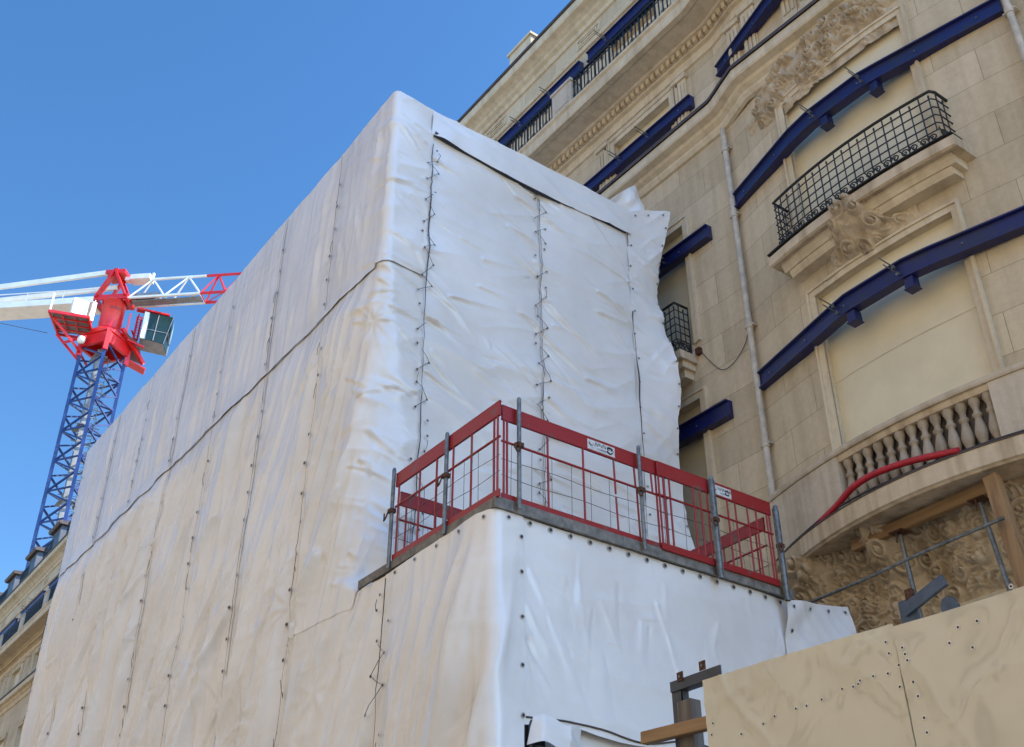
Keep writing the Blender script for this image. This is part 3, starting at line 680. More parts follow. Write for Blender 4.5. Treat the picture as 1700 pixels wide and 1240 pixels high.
CR_SIDE = make_creases(11, 70, (6.7, 10.7), (6.7, 14.2), (-42, -4), (.5, 1.7), (.012, .030), (.016, .04), SX) + make_creases(12, 46, (6.7, 11.5), (6.7, 14.2), (-16, 10), (.5, 1.5), (.010, .022), (.02, .05)) + make_creases(13, 60, (6.7, 11.6), (6.7, 14.6), (-60, 30), (.15, .5), (.008, .018), (.012, .03), SX)
CR_LOWSIDE = make_creases(14, 26, (6.5, 10.3), (5.2, 6.5), (-112, -66), (.5, 1.6), (.015, .035), (.02, .05)) + make_creases(15, 14, (6.4, 10.3), (4.7, 6.0), (-25, 15), (.3, .9), (.008, .016), (.012, .03)) + make_creases(16, 14, (6.35, 6.4), (4.3, 6.4), (-75, -50), (.3, .9), (.02, .05), (.02, .05))
CR_CORNER = make_creases(17, 46, (-.75, .6), (6.8, 14.5), (-38, 22), (.3, 1.0), (.018, .042), (.015, .04)) + star(-.12, 10.55, 11, .8, .018, 9)
def f_side(x, z, seams=SX, s0=0, amp=1.0):
    x = np.asarray(x, float); z = np.asarray(z, float)
    d = dist_seam(x, seams); inb = np.clip(d/1.0, 0, 1)
    u = np.clip(d/1.0, 0, 1); sag = .34*u
    k = z+sag+.5*fbm(x*.45, z*.5, 50+s0)-.12*x
    h = ridge(k*1.15, x*.25, 52+s0, 1.7)*.036+ridge(k*2.5, x*.4, 55+s0, 2.0)*.020+(.9 if s0 == 5 else 2.3)*crease_h(x, z, CR_LOWSIDE if s0 == 5 else CR_SIDE)
    h = h+.06*(fbm(x*.5, z*.32, 63+s0)-.45)
    h = h-(1-inb)**2*.035+np.exp(-d/.22)*(vn(x*.4, z*3.1, 66+s0)-.5)*.050
    return h*amp
def corner_ripple(s, z):
    k = z+.35*s+.35*fbm(s*1.2, z*.6, 80)
    return ridge(k*1.7, s*.5, 81, 2.0)*.034+ridge(k*4.0, s*.8, 83, 2.2)*.020+1.8*crease_h(s, z, CR_CORNER)
class CornerFace:
    """street face (s<0) and end face (s>0) joined round a soft corner; s is the run from the corner"""
    def __init__(self, yc, rad, side_seams, s0, amp=1.0): self.yc = yc; self.rad = rad; self.ss = side_seams; self.s0 = s0; self.amp = amp
    def pn(self, s, z):
        s = np.asarray(s, float); z = np.asarray(z, float)+0*s; r = self.rad(z)
        a = np.clip((s+r)/(2*r), 0, 1)*math.pi/2
        x = np.where(s < -r, XF, np.where(s > r, XF+s, XF+r-r*np.cos(a))); y = np.where(s < -r, self.yc-s, np.where(s > r, self.yc, self.yc+r-r*np.sin(a)))
        nx = -np.cos(a); ny = -np.sin(a); w = sst(-.35, .45, s)
        h = f_front(self.yc-s, z)*(1-w)+f_side(XF+s, z, self.ss, self.s0, self.amp)*w
        return x, y, nx, ny, h
    def at(self, s, z, off=0.0):
        x, y, nx, ny, h = self.pn(s, z)
        rip = np.exp(-np.abs(s)/.75)*corner_ripple(np.asarray(s, float), np.asarray(z, float))*self.ripamp(z)
        h = h+rip+off
        return x+nx*h, y+ny*h, np.asarray(z, float)+0*np.asarray(s, float)
    def ripamp(self, z): return 1.0
big = CornerFace(YS, lambda z: .035+.60*sst(12.8, 7.6, z)*sst(6.5, 6.9, z), SX, 0)
big.ripamp = lambda z: sst(6.3, 7.2, z)
low = CornerFace(YB, lambda z: .07+0*z, [6.33, 10.35], 5, .55)
low.ripamp = lambda z: .12
tall = thing('wrapped_scaffold', 'tall scaffold box wrapped in white plastic sheets against the stone facade', 'scaffold', (XF, YL, 0)); TO = Vector((XF, YL, 0))
lowt = thing('lower_scaffold', 'lower wrapped scaffold block carrying the red guardrails', 'scaffold', (XF, YB, 0)); LO = Vector((XF, YB, 0))
def sheet(face, s0, s1, z0, z1, parent, org, mat, off=0.0, ds=.045, dz=.045, zlo=None, zhi=None, name='tarpaulin_sheet'):
    ns = max(3, int(abs(s1-s0)/ds)+1); nz = max(3, int((z1-z0)/dz)+1)
    S, T = np.meshgrid(np.linspace(s0, s1, ns), np.linspace(0, 1, nz), indexing='ij')
    lo = z0+0*S if zlo is None else zlo(S); hi = z1+0*S if zhi is None else zhi(S)
    Z = lo*(1-T)+hi*T
    X, Y, Zz = face.at(S, Z, off)
    return np_mesh(name, np.stack([X, Y, Zz], -1).reshape(-1, 3), grid_faces(ns, nz), mat, parent, True, org)
def eyelets(face, pts, parent, org, off, r=.013):
    b = MB(); b2 = MB()
    for s, z in pts:
        p = Vector([float(v) for v in face.at(s, z, off+.006)]); q = Vector([float(v) for v in face.at(s+.02, z, off+.006)]); t = Vector([float(v) for v in face.at(s, z+.02, off+.006)])
        n = (q-p).cross(t-p).normalized(); x, y, nx, ny, h = face.pn(s, z)
        if n.dot(Vector((float(nx), float(ny), 0))) < 0: n = -n
        u = n.orthogonal().normalized(); v = n.cross(u)
        for B, rr, o in ((b2, r*1.75, 0), (b, r, .004)):
            c = p+n*o-org; B.add([c]+[c+(u*math.cos(a)+v*math.sin(a))*rr for a in [k*math.pi/4 for k in range(8)]], [(0, k+1, (k+1) % 8+1) for k in range(8)])
    o1 = b2.build('eyelet_rings', M['ring'], parent); o2 = b.build('eyelet_holes', M['eyelet'], parent)
def lacing_and_shade(face, s, z0, z1, parent, org, off=.03, w=.10, seed=0, dens=1.0, gapw=.012, skip=.30, row=0):
    r = random.Random(seed); b = MB(); z = z0+.1; side = 1; pts = []; eye = []
    while z < z1-.05:
        ss = s+side*w*r.uniform(.55, 1.0); pts.append((ss, z)); eye.append((ss, z)); z += r.uniform(.17, .34)/dens; side = -side
        if r.random() < .22: side = -side
    poly = []
    for (a, za), (c, zc) in zip(pts, pts[1:]):
        if r.random() < skip: 
            if len(poly) > 1: b.tube(poly, .0042, 4)
            poly = []; continue
        for t in (0, .33, .66): 
            q = face.at(a+(c-a)*t+r.uniform(-.01, .01), za+(zc-za)*t, off+.012+(.02 if t else 0)); poly.append(Vector([float(v) for v in q])-org)
    if len(poly) > 1: b.tube(poly, .0042, 4)
    # dark tube drawn along the seam for the shadow of the sheet overlap
    zz = np.arange(z0, z1, .08); sl = []
    for k, zc in enumerate(zz):
        q = face.at(s+.005*math.sin(zc*3.1+seed), float(zc), off+.018); sl.append(Vector([float(v) for v in q])-org)
    rr = [gapw*(.30+.9*max(0, float(vn(zc*1.1, seed*3.3, 90))-.45)) for zc in zz]
    b.tube(sl, rr, 5)
    if b.v: b.build('lacing_and_shade', M['cord'], parent)
    if row: eye = [(s+row*(1 if int(k*.37) % 2 else -1), z0+.15+.47*k) for k in range(int((z1-z0-.2)/.47))]
    eyelets(face, eye, parent, org, off+(.014 if row else 0), .020 if row else .013)
# street face: upper and lower rows, one sheet per bay
seamz = lambda S: 11.62+.02*np.sin(S*2.9)+.035*(vn(S*1.7, 0*S, 77)-.5)*2
def topz(S): return ZTOP+.03*(vn(np.asarray(S)*.9, 0*np.asarray(S), 91)-.5)
bays = list(zip(SE[2:-1], SE[3:]))
for k, (ya, yb) in enumerate(bays):
    sa, sb = -(yb-YS)-.0, -(ya-YS)
    o = sheet(big, sa-.10, sb, 11.5, ZTOP, tall, TO, M['tarp'], off=.018+.008*(k % 2), zlo=lambda S: seamz(S)-.09, zhi=topz)
    lacing_and_shade(big, sa, 11.6, ZTOP-.05, o, TO, .036, seed=k+3, dens=.9, skip=.86, gapw=.0065, w=.07, row=.055)
    o = sheet(big, sa-.10, sb, 0, 11.7, tall, TO, M['tarp'], off=.0+.008*(k % 2), zlo=lambda S: 3.2+0*S, zhi=lambda S: seamz(S)+.12, ds=.034, dz=.045)
    lacing_and_shade(big, sa, 3.6, 11.5, o, TO, .022, seed=k+20, dens=.85, skip=.86, gapw=.0065, w=.07, row=.055)
    o2 = sheet(big, sa, sb, 0, 3.2, tall, TO, M['tarp'], ds=.15, dz=.2, name='tarpaulin_skirt')
# rope and drawn-in flap shadow as one dark tube along the horizontal joint
b = MB(); pts = []
for s in np.arange(-(YL-YS)+.05, .62, .06):
    q = big.at(float(s), float(seamz(s)-.095+.006*math.sin(s*9)), .032); pts.append(Vector([float(v) for v in q])-TO)
b.tube(pts, [.0025+.006*max(0, float(vn(i*.31, 3, 95))-.35) for i in range(len(pts))], 5); b.build('rope_and_flap_shade', M['cord'], tall)
# corner pieces round to the first seam of the end face
s0c = -(SE[2]-YS); s1c = SX[0]-XF
o = sheet(big, s0c-.10, s1c, 11.5, ZTOP, tall, TO, M['tarpw'], off=.028, ds=.024, dz=.03, zlo=lambda S: seamz(S)-.09, zhi=topz)
lacing_and_shade(big, s0c, 11.6, ZTOP-.05, o, TO, .044, seed=51, dens=.9, skip=.86, gapw=.0065, w=.07, row=.055)
o = sheet(big, s0c-.10, s1c, 6.0, 11.7, tall, TO, M['tarpw'], off=.010, ds=.024, dz=.024, zlo=lambda S: ZP+.03-.25*sst(.0, -.12, S), zhi=lambda S: seamz(S)+.12)
lacing_and_shade(big, s0c, 3.2, 11.5, o, TO, .030, seed=52, dens=.9, skip=.86, gapw=.0065, w=.07, row=.055)
# end face main sheets; top edge is recessed behind the valance
ends = [(SX[0], SX[1]), (SX[1], SX[2])]
gz = lambda S: np.interp(S, [.6, 1.0, 2.2, 3.4, 4.8], [14.38, 14.31, 14.22, 14.22, 14.31])
for k, (xa, xb) in enumerate(ends):
    o = sheet(big, xa-XF, xb-XF+.08, ZP, 14.4, tall, TO, M['tarpw'], off=-.012+.02*k, ds=.02, dz=.02, zlo=lambda S: ZP+0*S, zhi=lambda S: gz(S)+.02)
    lacing_and_shade(big, xa-XF, ZP+.1, 14.2, o, TO, .020 if k else .04, w=.13, seed=60+k, dens=1.35, gapw=.014)
# valance strip across the top, proud of the sheets below
class Valance:
    def at(self, S, Z, off=0):
        S = np.asarray(S, float); Z = np.asarray(Z, float); lift = (.04+.03*np.exp(-((S-.95)/.25)**2))*sst(.62, .85, S)*sst(14.8, 14.3, Z)*(1-.6*sst(4.2, 4.75, S))
        h = .03+lift+.022*ridge(S*1.4+Z*2.2, Z*1.2, 101, 3)+.03*(fbm(S*1.2, Z*2, 103)-.4)+off
        return XF+S, YS-h, Z+0*S
    def pn(self, S, Z): return 0, 0, 0, -1, 0
val = Valance()
o = sheet(val, s1c-.03, 4.80, 14.1, ZTOP, tall, TO, M['tarpw'], ds=.03, dz=.03, zlo=lambda S: gz(S)-.02, zhi=lambda S: topz(S), name='valance_sheet')
b = MB(); b.tube([(s_, YS-.02-YL, float(gz(s_))+.03) for s_ in np.arange(.7, 4.8, .2)], .045, 8); b.build('ledger_tube', M['steelgrey'], tall)
# dark panel put in for the shade inside the open slot
b = MB(); b.box((.62, YS+.10-YL, 14.0), (4.7, YS+.16-YL, 14.8)); b.build('slot_shade_panel', M['woodgrey'], tall)
# roof sheet, far end sheet
roofz = lambda x, y: ZTOP-.03
b = MB(); b.add([(0.03, YS+.03-YL, ZTOP-.03), (5.2, YS+.03-YL, ZTOP-.03), (5.2, 0, ZTOP-.03), (0.03, 0, ZTOP-.03)], [(0, 1, 2, 3)]); b.build('roof_sheet', M['tarp'], tall)
b = MB(); b.add([(0.0, 0, 0), (5.6, 0, 0), (5.6, 0, ZTOP-.03), (0.0, 0, ZTOP-.03)], [(0, 1, 2, 3)]); b.build('far_end_sheet', M['tarp'], tall)
# the free flap beside the facade
flz = [6.7, 8.0, 9.77, 10.7, 11.3, 11.9, 12.7, 13.78, 14.4, 15.19]; flx = [11.62, 11.60, 11.56, 11.50, 11.60, 11.52, 11.45, 11.42, 11.56, 11.72]
class Flap:
    def at(self, U, Z, off=0):
        U = np.asarray(U, float); Z = np.asarray(Z, float)+0*U
        xe = np.interp(Z, flz, flx)+.008*np.sin(Z*7); x = SX[2]+U*(xe-SX[2])
        h = f_side(x, Z, [SX[2]], 9)*.75+.02+U*U*.08*np.sin(Z*1.7+1)+.13*np.sqrt(U+.001)*(fbm(x*1.6, Z*.9, 111)-.45)+.06*U*ridge(x*1.3+Z*1.1, Z*.7-x, 113, 1.6)+.025*U*ridge(x*3-Z*2.5, Z+x, 115, 1.7)+off
        return x, YS-h, Z
    def pn(self, S, Z): return 0, 0, 0, -1, 0
fl = Flap()
o = sheet(fl, 0, 1, 6.65, 15.19, tall, TO, M['tarpw'], ds=.03, dz=.03, zlo=lambda S: ZP+0*S, zhi=lambda S: 14.72+.47*S**.6+0*S, name='loose_flap')
eyelets(fl, [(.955, z) for z in np.arange(7.2, 15.0, .42)]+[(.07+.03*math.sin(z*5), z) for z in np.arange(7.0, 14.4, .47)]+[(x, 14.60+.47*x**.6) for x in (.25, .55, .85)], o, TO, .008)
pts = [(float(x)-TO.x, float(y)-TO.y, float(z)-TO.z) for x, y, z in [fl.at(.02+.03*math.sin(zc*1.3), float(zc), .02) for zc in np.arange(6.7, 14.35, .1)]]
b = MB(); b.tube(pts, [.004+.016*max(0, float(vn(i*.13, 5, 97))-.3) for i in range(len(pts))], 5); b.build('flap_lacing', M['cord'], tall)
# pennant-like scrap standing up behind
class Scrap:
    def at(self, U, V, off=0):
        U = np.asarray(U, float); V = np.asarray(V, float)
        x = 10.66+.76*U; zt = 15.27+.80*U; z = 14.8+(zt-14.8)*V
        return x, 11.62+.12*np.sin(U*4+V*3)+.05*vn(U*4, V*4, 8)-off, z
    def pn(self, S, Z): return 0, 0, 0, -1, 0
scp = Scrap(); S_, V_ = np.meshgrid(np.linspace(0, 1, 24), np.linspace(0, 1, 30), indexing='ij'); X, Y, Z = scp.at(S_, V_)
np_mesh('loose_corner_sheet', np.stack([X, Y, Z], -1).reshape(-1, 3), grid_faces(24, 30), M['tarpw'], tall, True, TO)
b = MB(); b.box((11.2-XF, 11.75-YL, 14.2), (11.9-XF, 12.3-YL, 15.5)); b.build('inner_timber', M['woodgrey'], tall)

# ------------------------------------------------------------ lower scaffold block
topl = lambda S: ZP-.03-.02*(vn(np.asarray(S)*1.9, 0*np.asarray(S), 121))
sL = -(SE[2]-YB); s106 = -(SE[1]-YB); sc1 = 6.33-XF
o = sheet(low, sL, s106+.0, 2.0, ZP, lowt, LO, M['tarp'], off=.004, ds=.04, dz=.04, zlo=lambda S: 2.0+0*S, zhi=topl)
b_ = None
lacing_and_shade(low, s106, 3.2, ZP-.1, o, LO, .040, w=.17, seed=71, dens=1.25, gapw=.009)
o = sheet(low, s106-.06, sc1, 2.0, ZP, lowt, LO, M['tarp'], off=.022, ds=.03, dz=.035, zlo=lambda S: 2.0+0*S, zhi=topl)
eyelets(low, [(sc1-.025, z) for z in (6.33, 5.95, 5.48, 5.0, 4.52, 4.05)]+[(s, ZP-.10) for s in (-1.9, -1.45, -1.0, -.55, -.1)]+[(.14, 6.50)], o, LO, .026, .015)
# end-face sheet
def hem(S): return 4.50-.0*S+.05*np.sin(S*2.6+.5)-.10*sst(.9, .3, S)
o = sheet(low, sc1-.0, 10.36-XF, 4, ZP, lowt, LO, M['tarpw'], off=.004, ds=.022, dz=.02, zlo=hem, zhi=topl)
eyelets(low, [(s, ZP-.09) for s in np.arange(.42, 4.35, .27)], o, LO, .012, .018)
b = MB(); pts = []
for s in np.arange(sc1+.03, 4.3, .07):
    q = low.at(float(s), float(hem(s)+.05+.02*math.sin(s*6)), .012); pts.append(Vector([float(v) for v in q])-LO)
b.tube(pts, .010, 5); b.build('hem_rope', M['cord'], o)
# lower hanging sheet behind the hem, and the boxed bulge by the corner
o = sheet(low, sc1+.28, 10.3-XF, 2.0, 4.6, lowt, LO, M['tarpw'], off=-.10, ds=.06, dz=.06, zlo=lambda S: 2.0+0*S, zhi=lambda S: hem(S)+.12)
class Bulge:
    def at(self, U, V, off=0):
        U = np.asarray(U, float); V = np.asarray(V, float)
        s = .37+.60*U+.06*V; out = .015+.13*np.minimum(1, np.minimum(U*7, (1-U)*3))*(1-.45*V)+.03*ridge(U*3.2+V, V*2, 5, 1.6)
        return XF+s, YB-out-off, 4.265+.03*np.sin(U*8)-.03*U+.27*V
    def pn(self, S, Z): return 0, 0, 0, -1, 0
S_, V_ = np.meshgrid(np.linspace(0, 1, 40), np.linspace(0, 1, 20), indexing='ij'); X, Y, Z = Bulge().at(S_, V_)
np_mesh('hem_bulge', np.stack([X, Y, Z], -1).reshape(-1, 3), grid_faces(40, 20), M['tarpw'], lowt, True, LO)
b = MB(); b.box((.355, .03, 2.0), (.62, .10, 4.75)); b.build('gap_shade_box', M['darkglass'], lowt)  # near-black box put in for the shade inside the gap
b = MB(); b.tube([(.45, -.05, 4.22), (1.6, -.02, 4.20)], .05, 10); b.tube([(.42, .0, 2), (.42, .0, 4.5)], .024, 8); b.build('ledger_tube', M['steelgrey'], lowt)
# right-hand end sheet, turned up past the platform
class EndFlap:
    def at(self, U, Z, off=0):
        U = np.asarray(U, float); Z = np.asarray(Z, float)+0*U; x = 10.16+U*1.29
        h = .02+.012*ridge(x*4+Z*3.1, Z*1.5, 137, 2)+.16*ridge(x*1.5-Z*1.4, Z*1.1, 131, 2.4)+.06*(fbm(x*2, Z*2, 133)-.4)+off
        return x, YB-h, Z
    def pn(self, S, Z): return 0, 0, 0, -1, 0
ef = EndFlap()
o = sheet(ef, 0, 1, 4, 6.6, lowt, LO, M['tarpw'], ds=.025, dz=.03, zlo=lambda S: 4.5+0*S, zhi=lambda S: 6.50+.22*S, name='end_sheet')
eyelets(ef, [(x, 6.42+.22*x) for x in (.1, .38, .68, .93)]+[(.08, 6.15)], o, LO, .008, .015)
# platform boards
b = MB(); b.box((.0, .03, ZP-.02), (4.35, 2.5, ZP+.03)); b.build('platform_deck', M['plank'], lowt)
b = MB(); b.bar((-.035, -.02, ZP+.02), (-.035, 2.75, ZP+.02), .03, .10); b.bar((-.05, -.055, ZP+.02), (4.38, -.055, ZP+.02), .035, .12); b.build('platform_edge', M['plank'], lowt)
b = MB()
for x in (.2, 1.9, 3.6, 5.0): b.tube([(x, .2, 0), (x, .2, ZP-.05)], .024, 8)
b.build('standards', M['galv'], lowt)

# ------------------------------------------------------------ guardrails
def text_mesh(body, size, parent, M4, mat, name='lettering', shear=.2):
    cu = bpy.data.curves.new(name, 'FONT'); cu.body = body; cu.size = size; cu.extrude = .0008; cu.shear = shear; cu.resolution_u = 2
    t = bpy.data.objects.new('tmp', cu); COL.objects.link(t); dg = bpy.context.evaluated_depsgraph_get(); me = bpy.data.meshes.new_from_object(t.evaluated_get(dg))
    COL.objects.unlink(t); bpy.data.objects.remove(t); me.transform(M4); me.materials.clear(); me.materials.append(mat); me.name = name
    return link(bpy.data.objects.new(name, me), parent)
def guardrail(label, p0, p1, out, ht=1.12, band=.17, sticker=None, bars=(.06, .33, .66, .94), zb=ZP+.06, tz=None, halfbars=(), toe=.085, wires=2):
    """panel from p0 to p1 (x,y); out = outward normal (x,y)"""
    o = thing('guardrail_panel', label, 'guardrail', (p0[0], p0[1], zb), group='red guardrail panels on the platform')
    P0 = Vector((0, 0)); D = Vector((p1[0]-p0[0], p1[1]-p0[1])); L = D.length; D.normalize(); N = Vector(out)
    def P(a, z, k=0): q = D*a+N*k; return (q.x, q.y, z)
    b = MB(); b.bar(P(0, ht-band/2), P(L, ht-band/2), .03, band); b.tube([P(0, ht), P(L, ht)], .019, 6); b.build('top_rail', M['red'], o, .004)
    b = MB(); b.bar(P(0, toe/2), P(L, toe/2), .025, toe); b.build('toe_board', M['red'], o, .004)
    b = MB(); b.tube([P(0, ht*.62), P(L, ht*.62)], .014, 8); b.build('mid_rail', M['red'], o)
    for t in bars:
        b = MB(); b.tube([P(L*t, toe), P(L*t, ht-band)], .0125, 6); b.build('upright', M['red'], o)
    for t, za, zc in halfbars:
        b = MB(); b.tube([P(L*t, ht*za), P(L*t+.01, ht*zc)], .012, 6); b.build('upright', M['red'], o)
    b = MB(); wz = [toe+(ht*.62-toe)*(k+1)/(wires+1) for k in range(wires)]
    for z in wz: b.tube([P(a, z+.012*math.sin(a*5+z*9)) for a in np.linspace(0, L, 14)], .004, 4)
    k = .12
    while k < L: b.tube([P(k, toe), P(k+.01, ht*.62)], .0035, 4); k += .27
    b.build('wire_mesh', M['cord'], o)
    if sticker is not None:
        a, h_, w_ = sticker; b = MB(); b.add([P(a, ht-band*.88, .0175), P(a+w_, ht-band*.88, .0175), P(a+w_, ht-band*.14, .0175), P(a, ht-band*.14, .0175), P(a, ht-band*.88, .0155), P(a+w_, ht-band*.88, .0155), P(a+w_, ht-band*.14, .0155), P(a, ht-band*.14, .0155)], [(0, 1, 2, 3), (4, 7, 6, 5), (0, 4, 5, 1), (3, 2, 6, 7), (0, 3, 7, 4), (1, 5, 6, 2)])
        st = b.build('sticker', M['sticker'], o)
        def MT(a_, z_): return Matrix(((D.x, 0, N.x, D.x*a_+N.x*.0185), (D.y, 0, N.y, D.y*a_+N.y*.0185), (0, 1, 0, z_), (0, 0, 0, 1)))
        text_mesh('NNNG.K', .072*h_, st, MT(a+.10, ht-band*.50), M['print'], shear=.3)
        text_mesh('OONNNNNNN', .028*h_, st, MT(a+.13, ht-band*.72), M['print'])
        b = MB()
        for c0, c1 in ((.3, 2.6), (3.3, 5.9)):
            b.tube([P(a+w_-.075+.038*h_*math.cos(t), ht-band*.52+.038*h_*math.sin(t), .0195) for t in np.linspace(c0, c1, 8)], .0095*h_, 5)
        b.tube([P(a+.055+.03*math.cos(t), ht-band*.36+.035*math.sin(t), .019) for t in np.linspace(3.2, 5.9, 8)], [.004, .006, .007, .007, .006, .005, .003, .001], 5)
        b.build('emblem', M['print'], st)
    return o
guardrail('long red guardrail panel facing right with the large white sticker near the platform corner', (6.04, 8.50), (8.40, 8.50), (0, -1), sticker=(1.17, 1.0, .40), bars=(.012, .03, .26, .47, .93, .985), halfbars=((.66, .86, .47), (.665, .43, .06), (.79, .86, .62), (.80, .6, .08), (.90, .86, .62)))
guardrail('red guardrail panel facing right that ends beside the stone bay', (8.22, 8.46), (10.12, 8.46), (0, -1), ht=1.10, sticker=(.88, .8, .33), bars=(.012, .05, .10, .30, .36, .42, .60, .67, .78, .86, .96, .985))
guardrail('red guardrail panel with scraped paint on the left side of the platform', (5.97, 8.43), (5.97, 10.55), (-1, 0), bars=(.02, .05, .25, .42, .58, .75, .97))
guardrail('short red guardrail closing the far left end of the platform', (6.06, 10.60), (6.95, 10.60), (0, -1), ht=.93, bars=(.1, .7), wires=1)
guardrail('red guardrail return at the right end of the platform running back to the wall', (10.15, 8.6), (10.15, 10.2), (1, 0), ht=.96, bars=(.1, .45, .7), band=.16, wires=1)
# a rusty patch is on the toe; steel posts
def post(label, x, y, z0, z1, r=.023, hook=True, ang=0, w=False):
    o = thing('scaffold_post', label, 'scaffold post', (x, y, z0), ang, group='grey steel posts holding the guardrails')
    b = MB(); b.tube([(0, 0, 0), (0, 0, z1-z0-.02), (0, 0, z1-z0)], [r, r, r*.7], 10)
    if w: b.box((-.045, -.01, 0), (.045, .02, z1-z0-.05))
    b.build('tube', M['galv'], o)
    if hook:
        h = (z1-z0)*.5; b = MB(); b.tube([(-.02, -.03, h+.1), (-.02, -.05, h+.02), (-.04, -.06, h-.03), (-.07, -.06, h-.04), (-.085, -.05, h+.0), (-.085, -.05, h+.06)], .010, 6); b.box((-.04, -.035, h+.05), (.04, .035, h+.10)); b.build('hook_clamp', M['rust'], o)
    return o
post('grey steel post at the outer corner of the platform where both red guardrails meet', 6.21, 8.42, ZP-.02, 7.90, .025)
post('grey steel post halfway along the right-facing guardrail, with a hanging hook', 7.92, 8.42, ZP-.03, 7.86)
post('grey steel post by the small white sticker on the right-hand guardrail', 9.06, 8.40, ZP-.1, 7.80, .026, w=True)
post('grey steel post at the right end of the guardrails beside the curved stone ledge', 10.16, 8.40, ZP-.12, 7.72, .030, w=True)
post('grey steel post in the middle of the left-hand guardrail', 5.93, 9.40, ZP-.02, 7.82, .024, ang=-1.57)
post('grey steel post at the far left end of the guardrail against the big white sheet', 5.93, 10.56, ZP-.02, 7.86, .024, ang=-1.57)

# ------------------------------------------------------------ red hose and cables on the ledge
def tubething(name, label, cat, pts, r, mat, n=8):
    p0 = Vector(pts[0]); o = MB().tube([Vector(p)-p0 for p in pts], r, n).build(name, mat); o.location = p0; return tag(o, label, cat)
tubething('red_hose', 'thick bright red hose lying along the curved ledge in front of the balusters', 'hose', smoothpts([(11.62, 8.95, 8.04), (11.44, 8.45, 8.08), (11.38, 8.1, 8.20), (11.36, 7.75, 8.24), (11.34, 7.3, 8.20), (11.34, 6.95, 8.14), (11.36, 6.5, 8.05)]), .045, M['hose'])
tubething('black_cable', 'black cable running along the curved ledge below the red hose', 'cable', smoothpts([(12.0, 9.95, 8.04), (11.75, 9.4, 8.04), (11.50, 8.7, 8.05), (11.36, 8.0, 8.05), (11.33, 7.3, 8.04), (11.36, 6.6, 8.03), (11.5, 5.8, 8.03), (11.8, 5.0, 8.03)]), .015, M['cable'])

# ------------------------------------------------------------ props and timbers under the ledge
def plank(name, label, cat, p, q, w, h, mat, bevel=.006, up=(0, 0, 1)):
    p = Vector(p); q = Vector(q); o = MB().bar((0, 0, 0), q-p, w, h, up).build(name, mat, None, bevel); o.location = p; return tag(o, label, cat)
plank('timber_beam', 'orange timber beam lying flat under the soffit of the curved ledge', 'timber', (11.80, 8.55, 7.64), (11.72, 6.3, 7.64), .09, .15, M['woodh'])
plank('timber_post', 'leaning orange timber post with a pale face at the right edge of the picture', 'timber', (11.35, 5.95, 4.2), (11.55, 6.28, 7.66), .17, .14, M['wood'])
def prop(label, p, q):
    o = thing('steel_prop', label, 'steel prop', p, group='steel props under the ledge'); d = Vector(q)-Vector(p)
    b = MB(); b.tube([(0, 0, 0), d*.55], .040, 10); b.build('outer_tube', M['galv'], o)
    b = MB(); b.tube([d*.55, d*.99], .030, 10); b.build('inner_tube', M['galv'], o)
    b = MB(); b.tube([d*.53, d*.56], .055, 10); b.build('collar', M['rust'], o)
    b = MB(); b.box((d.x-.1, d.y-.1, d.z-.01), (d.x+.1, d.y+.1, d.z+.005)); b.tube([(d.x-.08, d.y, d.z), (d.x-.09, d.y, d.z-.16)], .012, 5); b.build('head_plate', M['rust'], o)
prop('left steel prop under the ledge rising behind the blue-grey bracket', (11.45, 7.4, 3.5), (11.75, 7.78, 7.55))
prop('right steel prop under the ledge beside the leaning timber post', (11.45, 6.1, 3.5), (11.75, 6.62, 7.55))
tubething('diagonal_pipe', 'thin grey pipe slanting across the carved frieze under the ledge', 'pipe', [(11.5, 9.30, 6.98), (11.45, 8.3, 6.98), (11.4, 7.3, 7.02), (11.35, 6.15, 7.03)], .022, M['galv'])

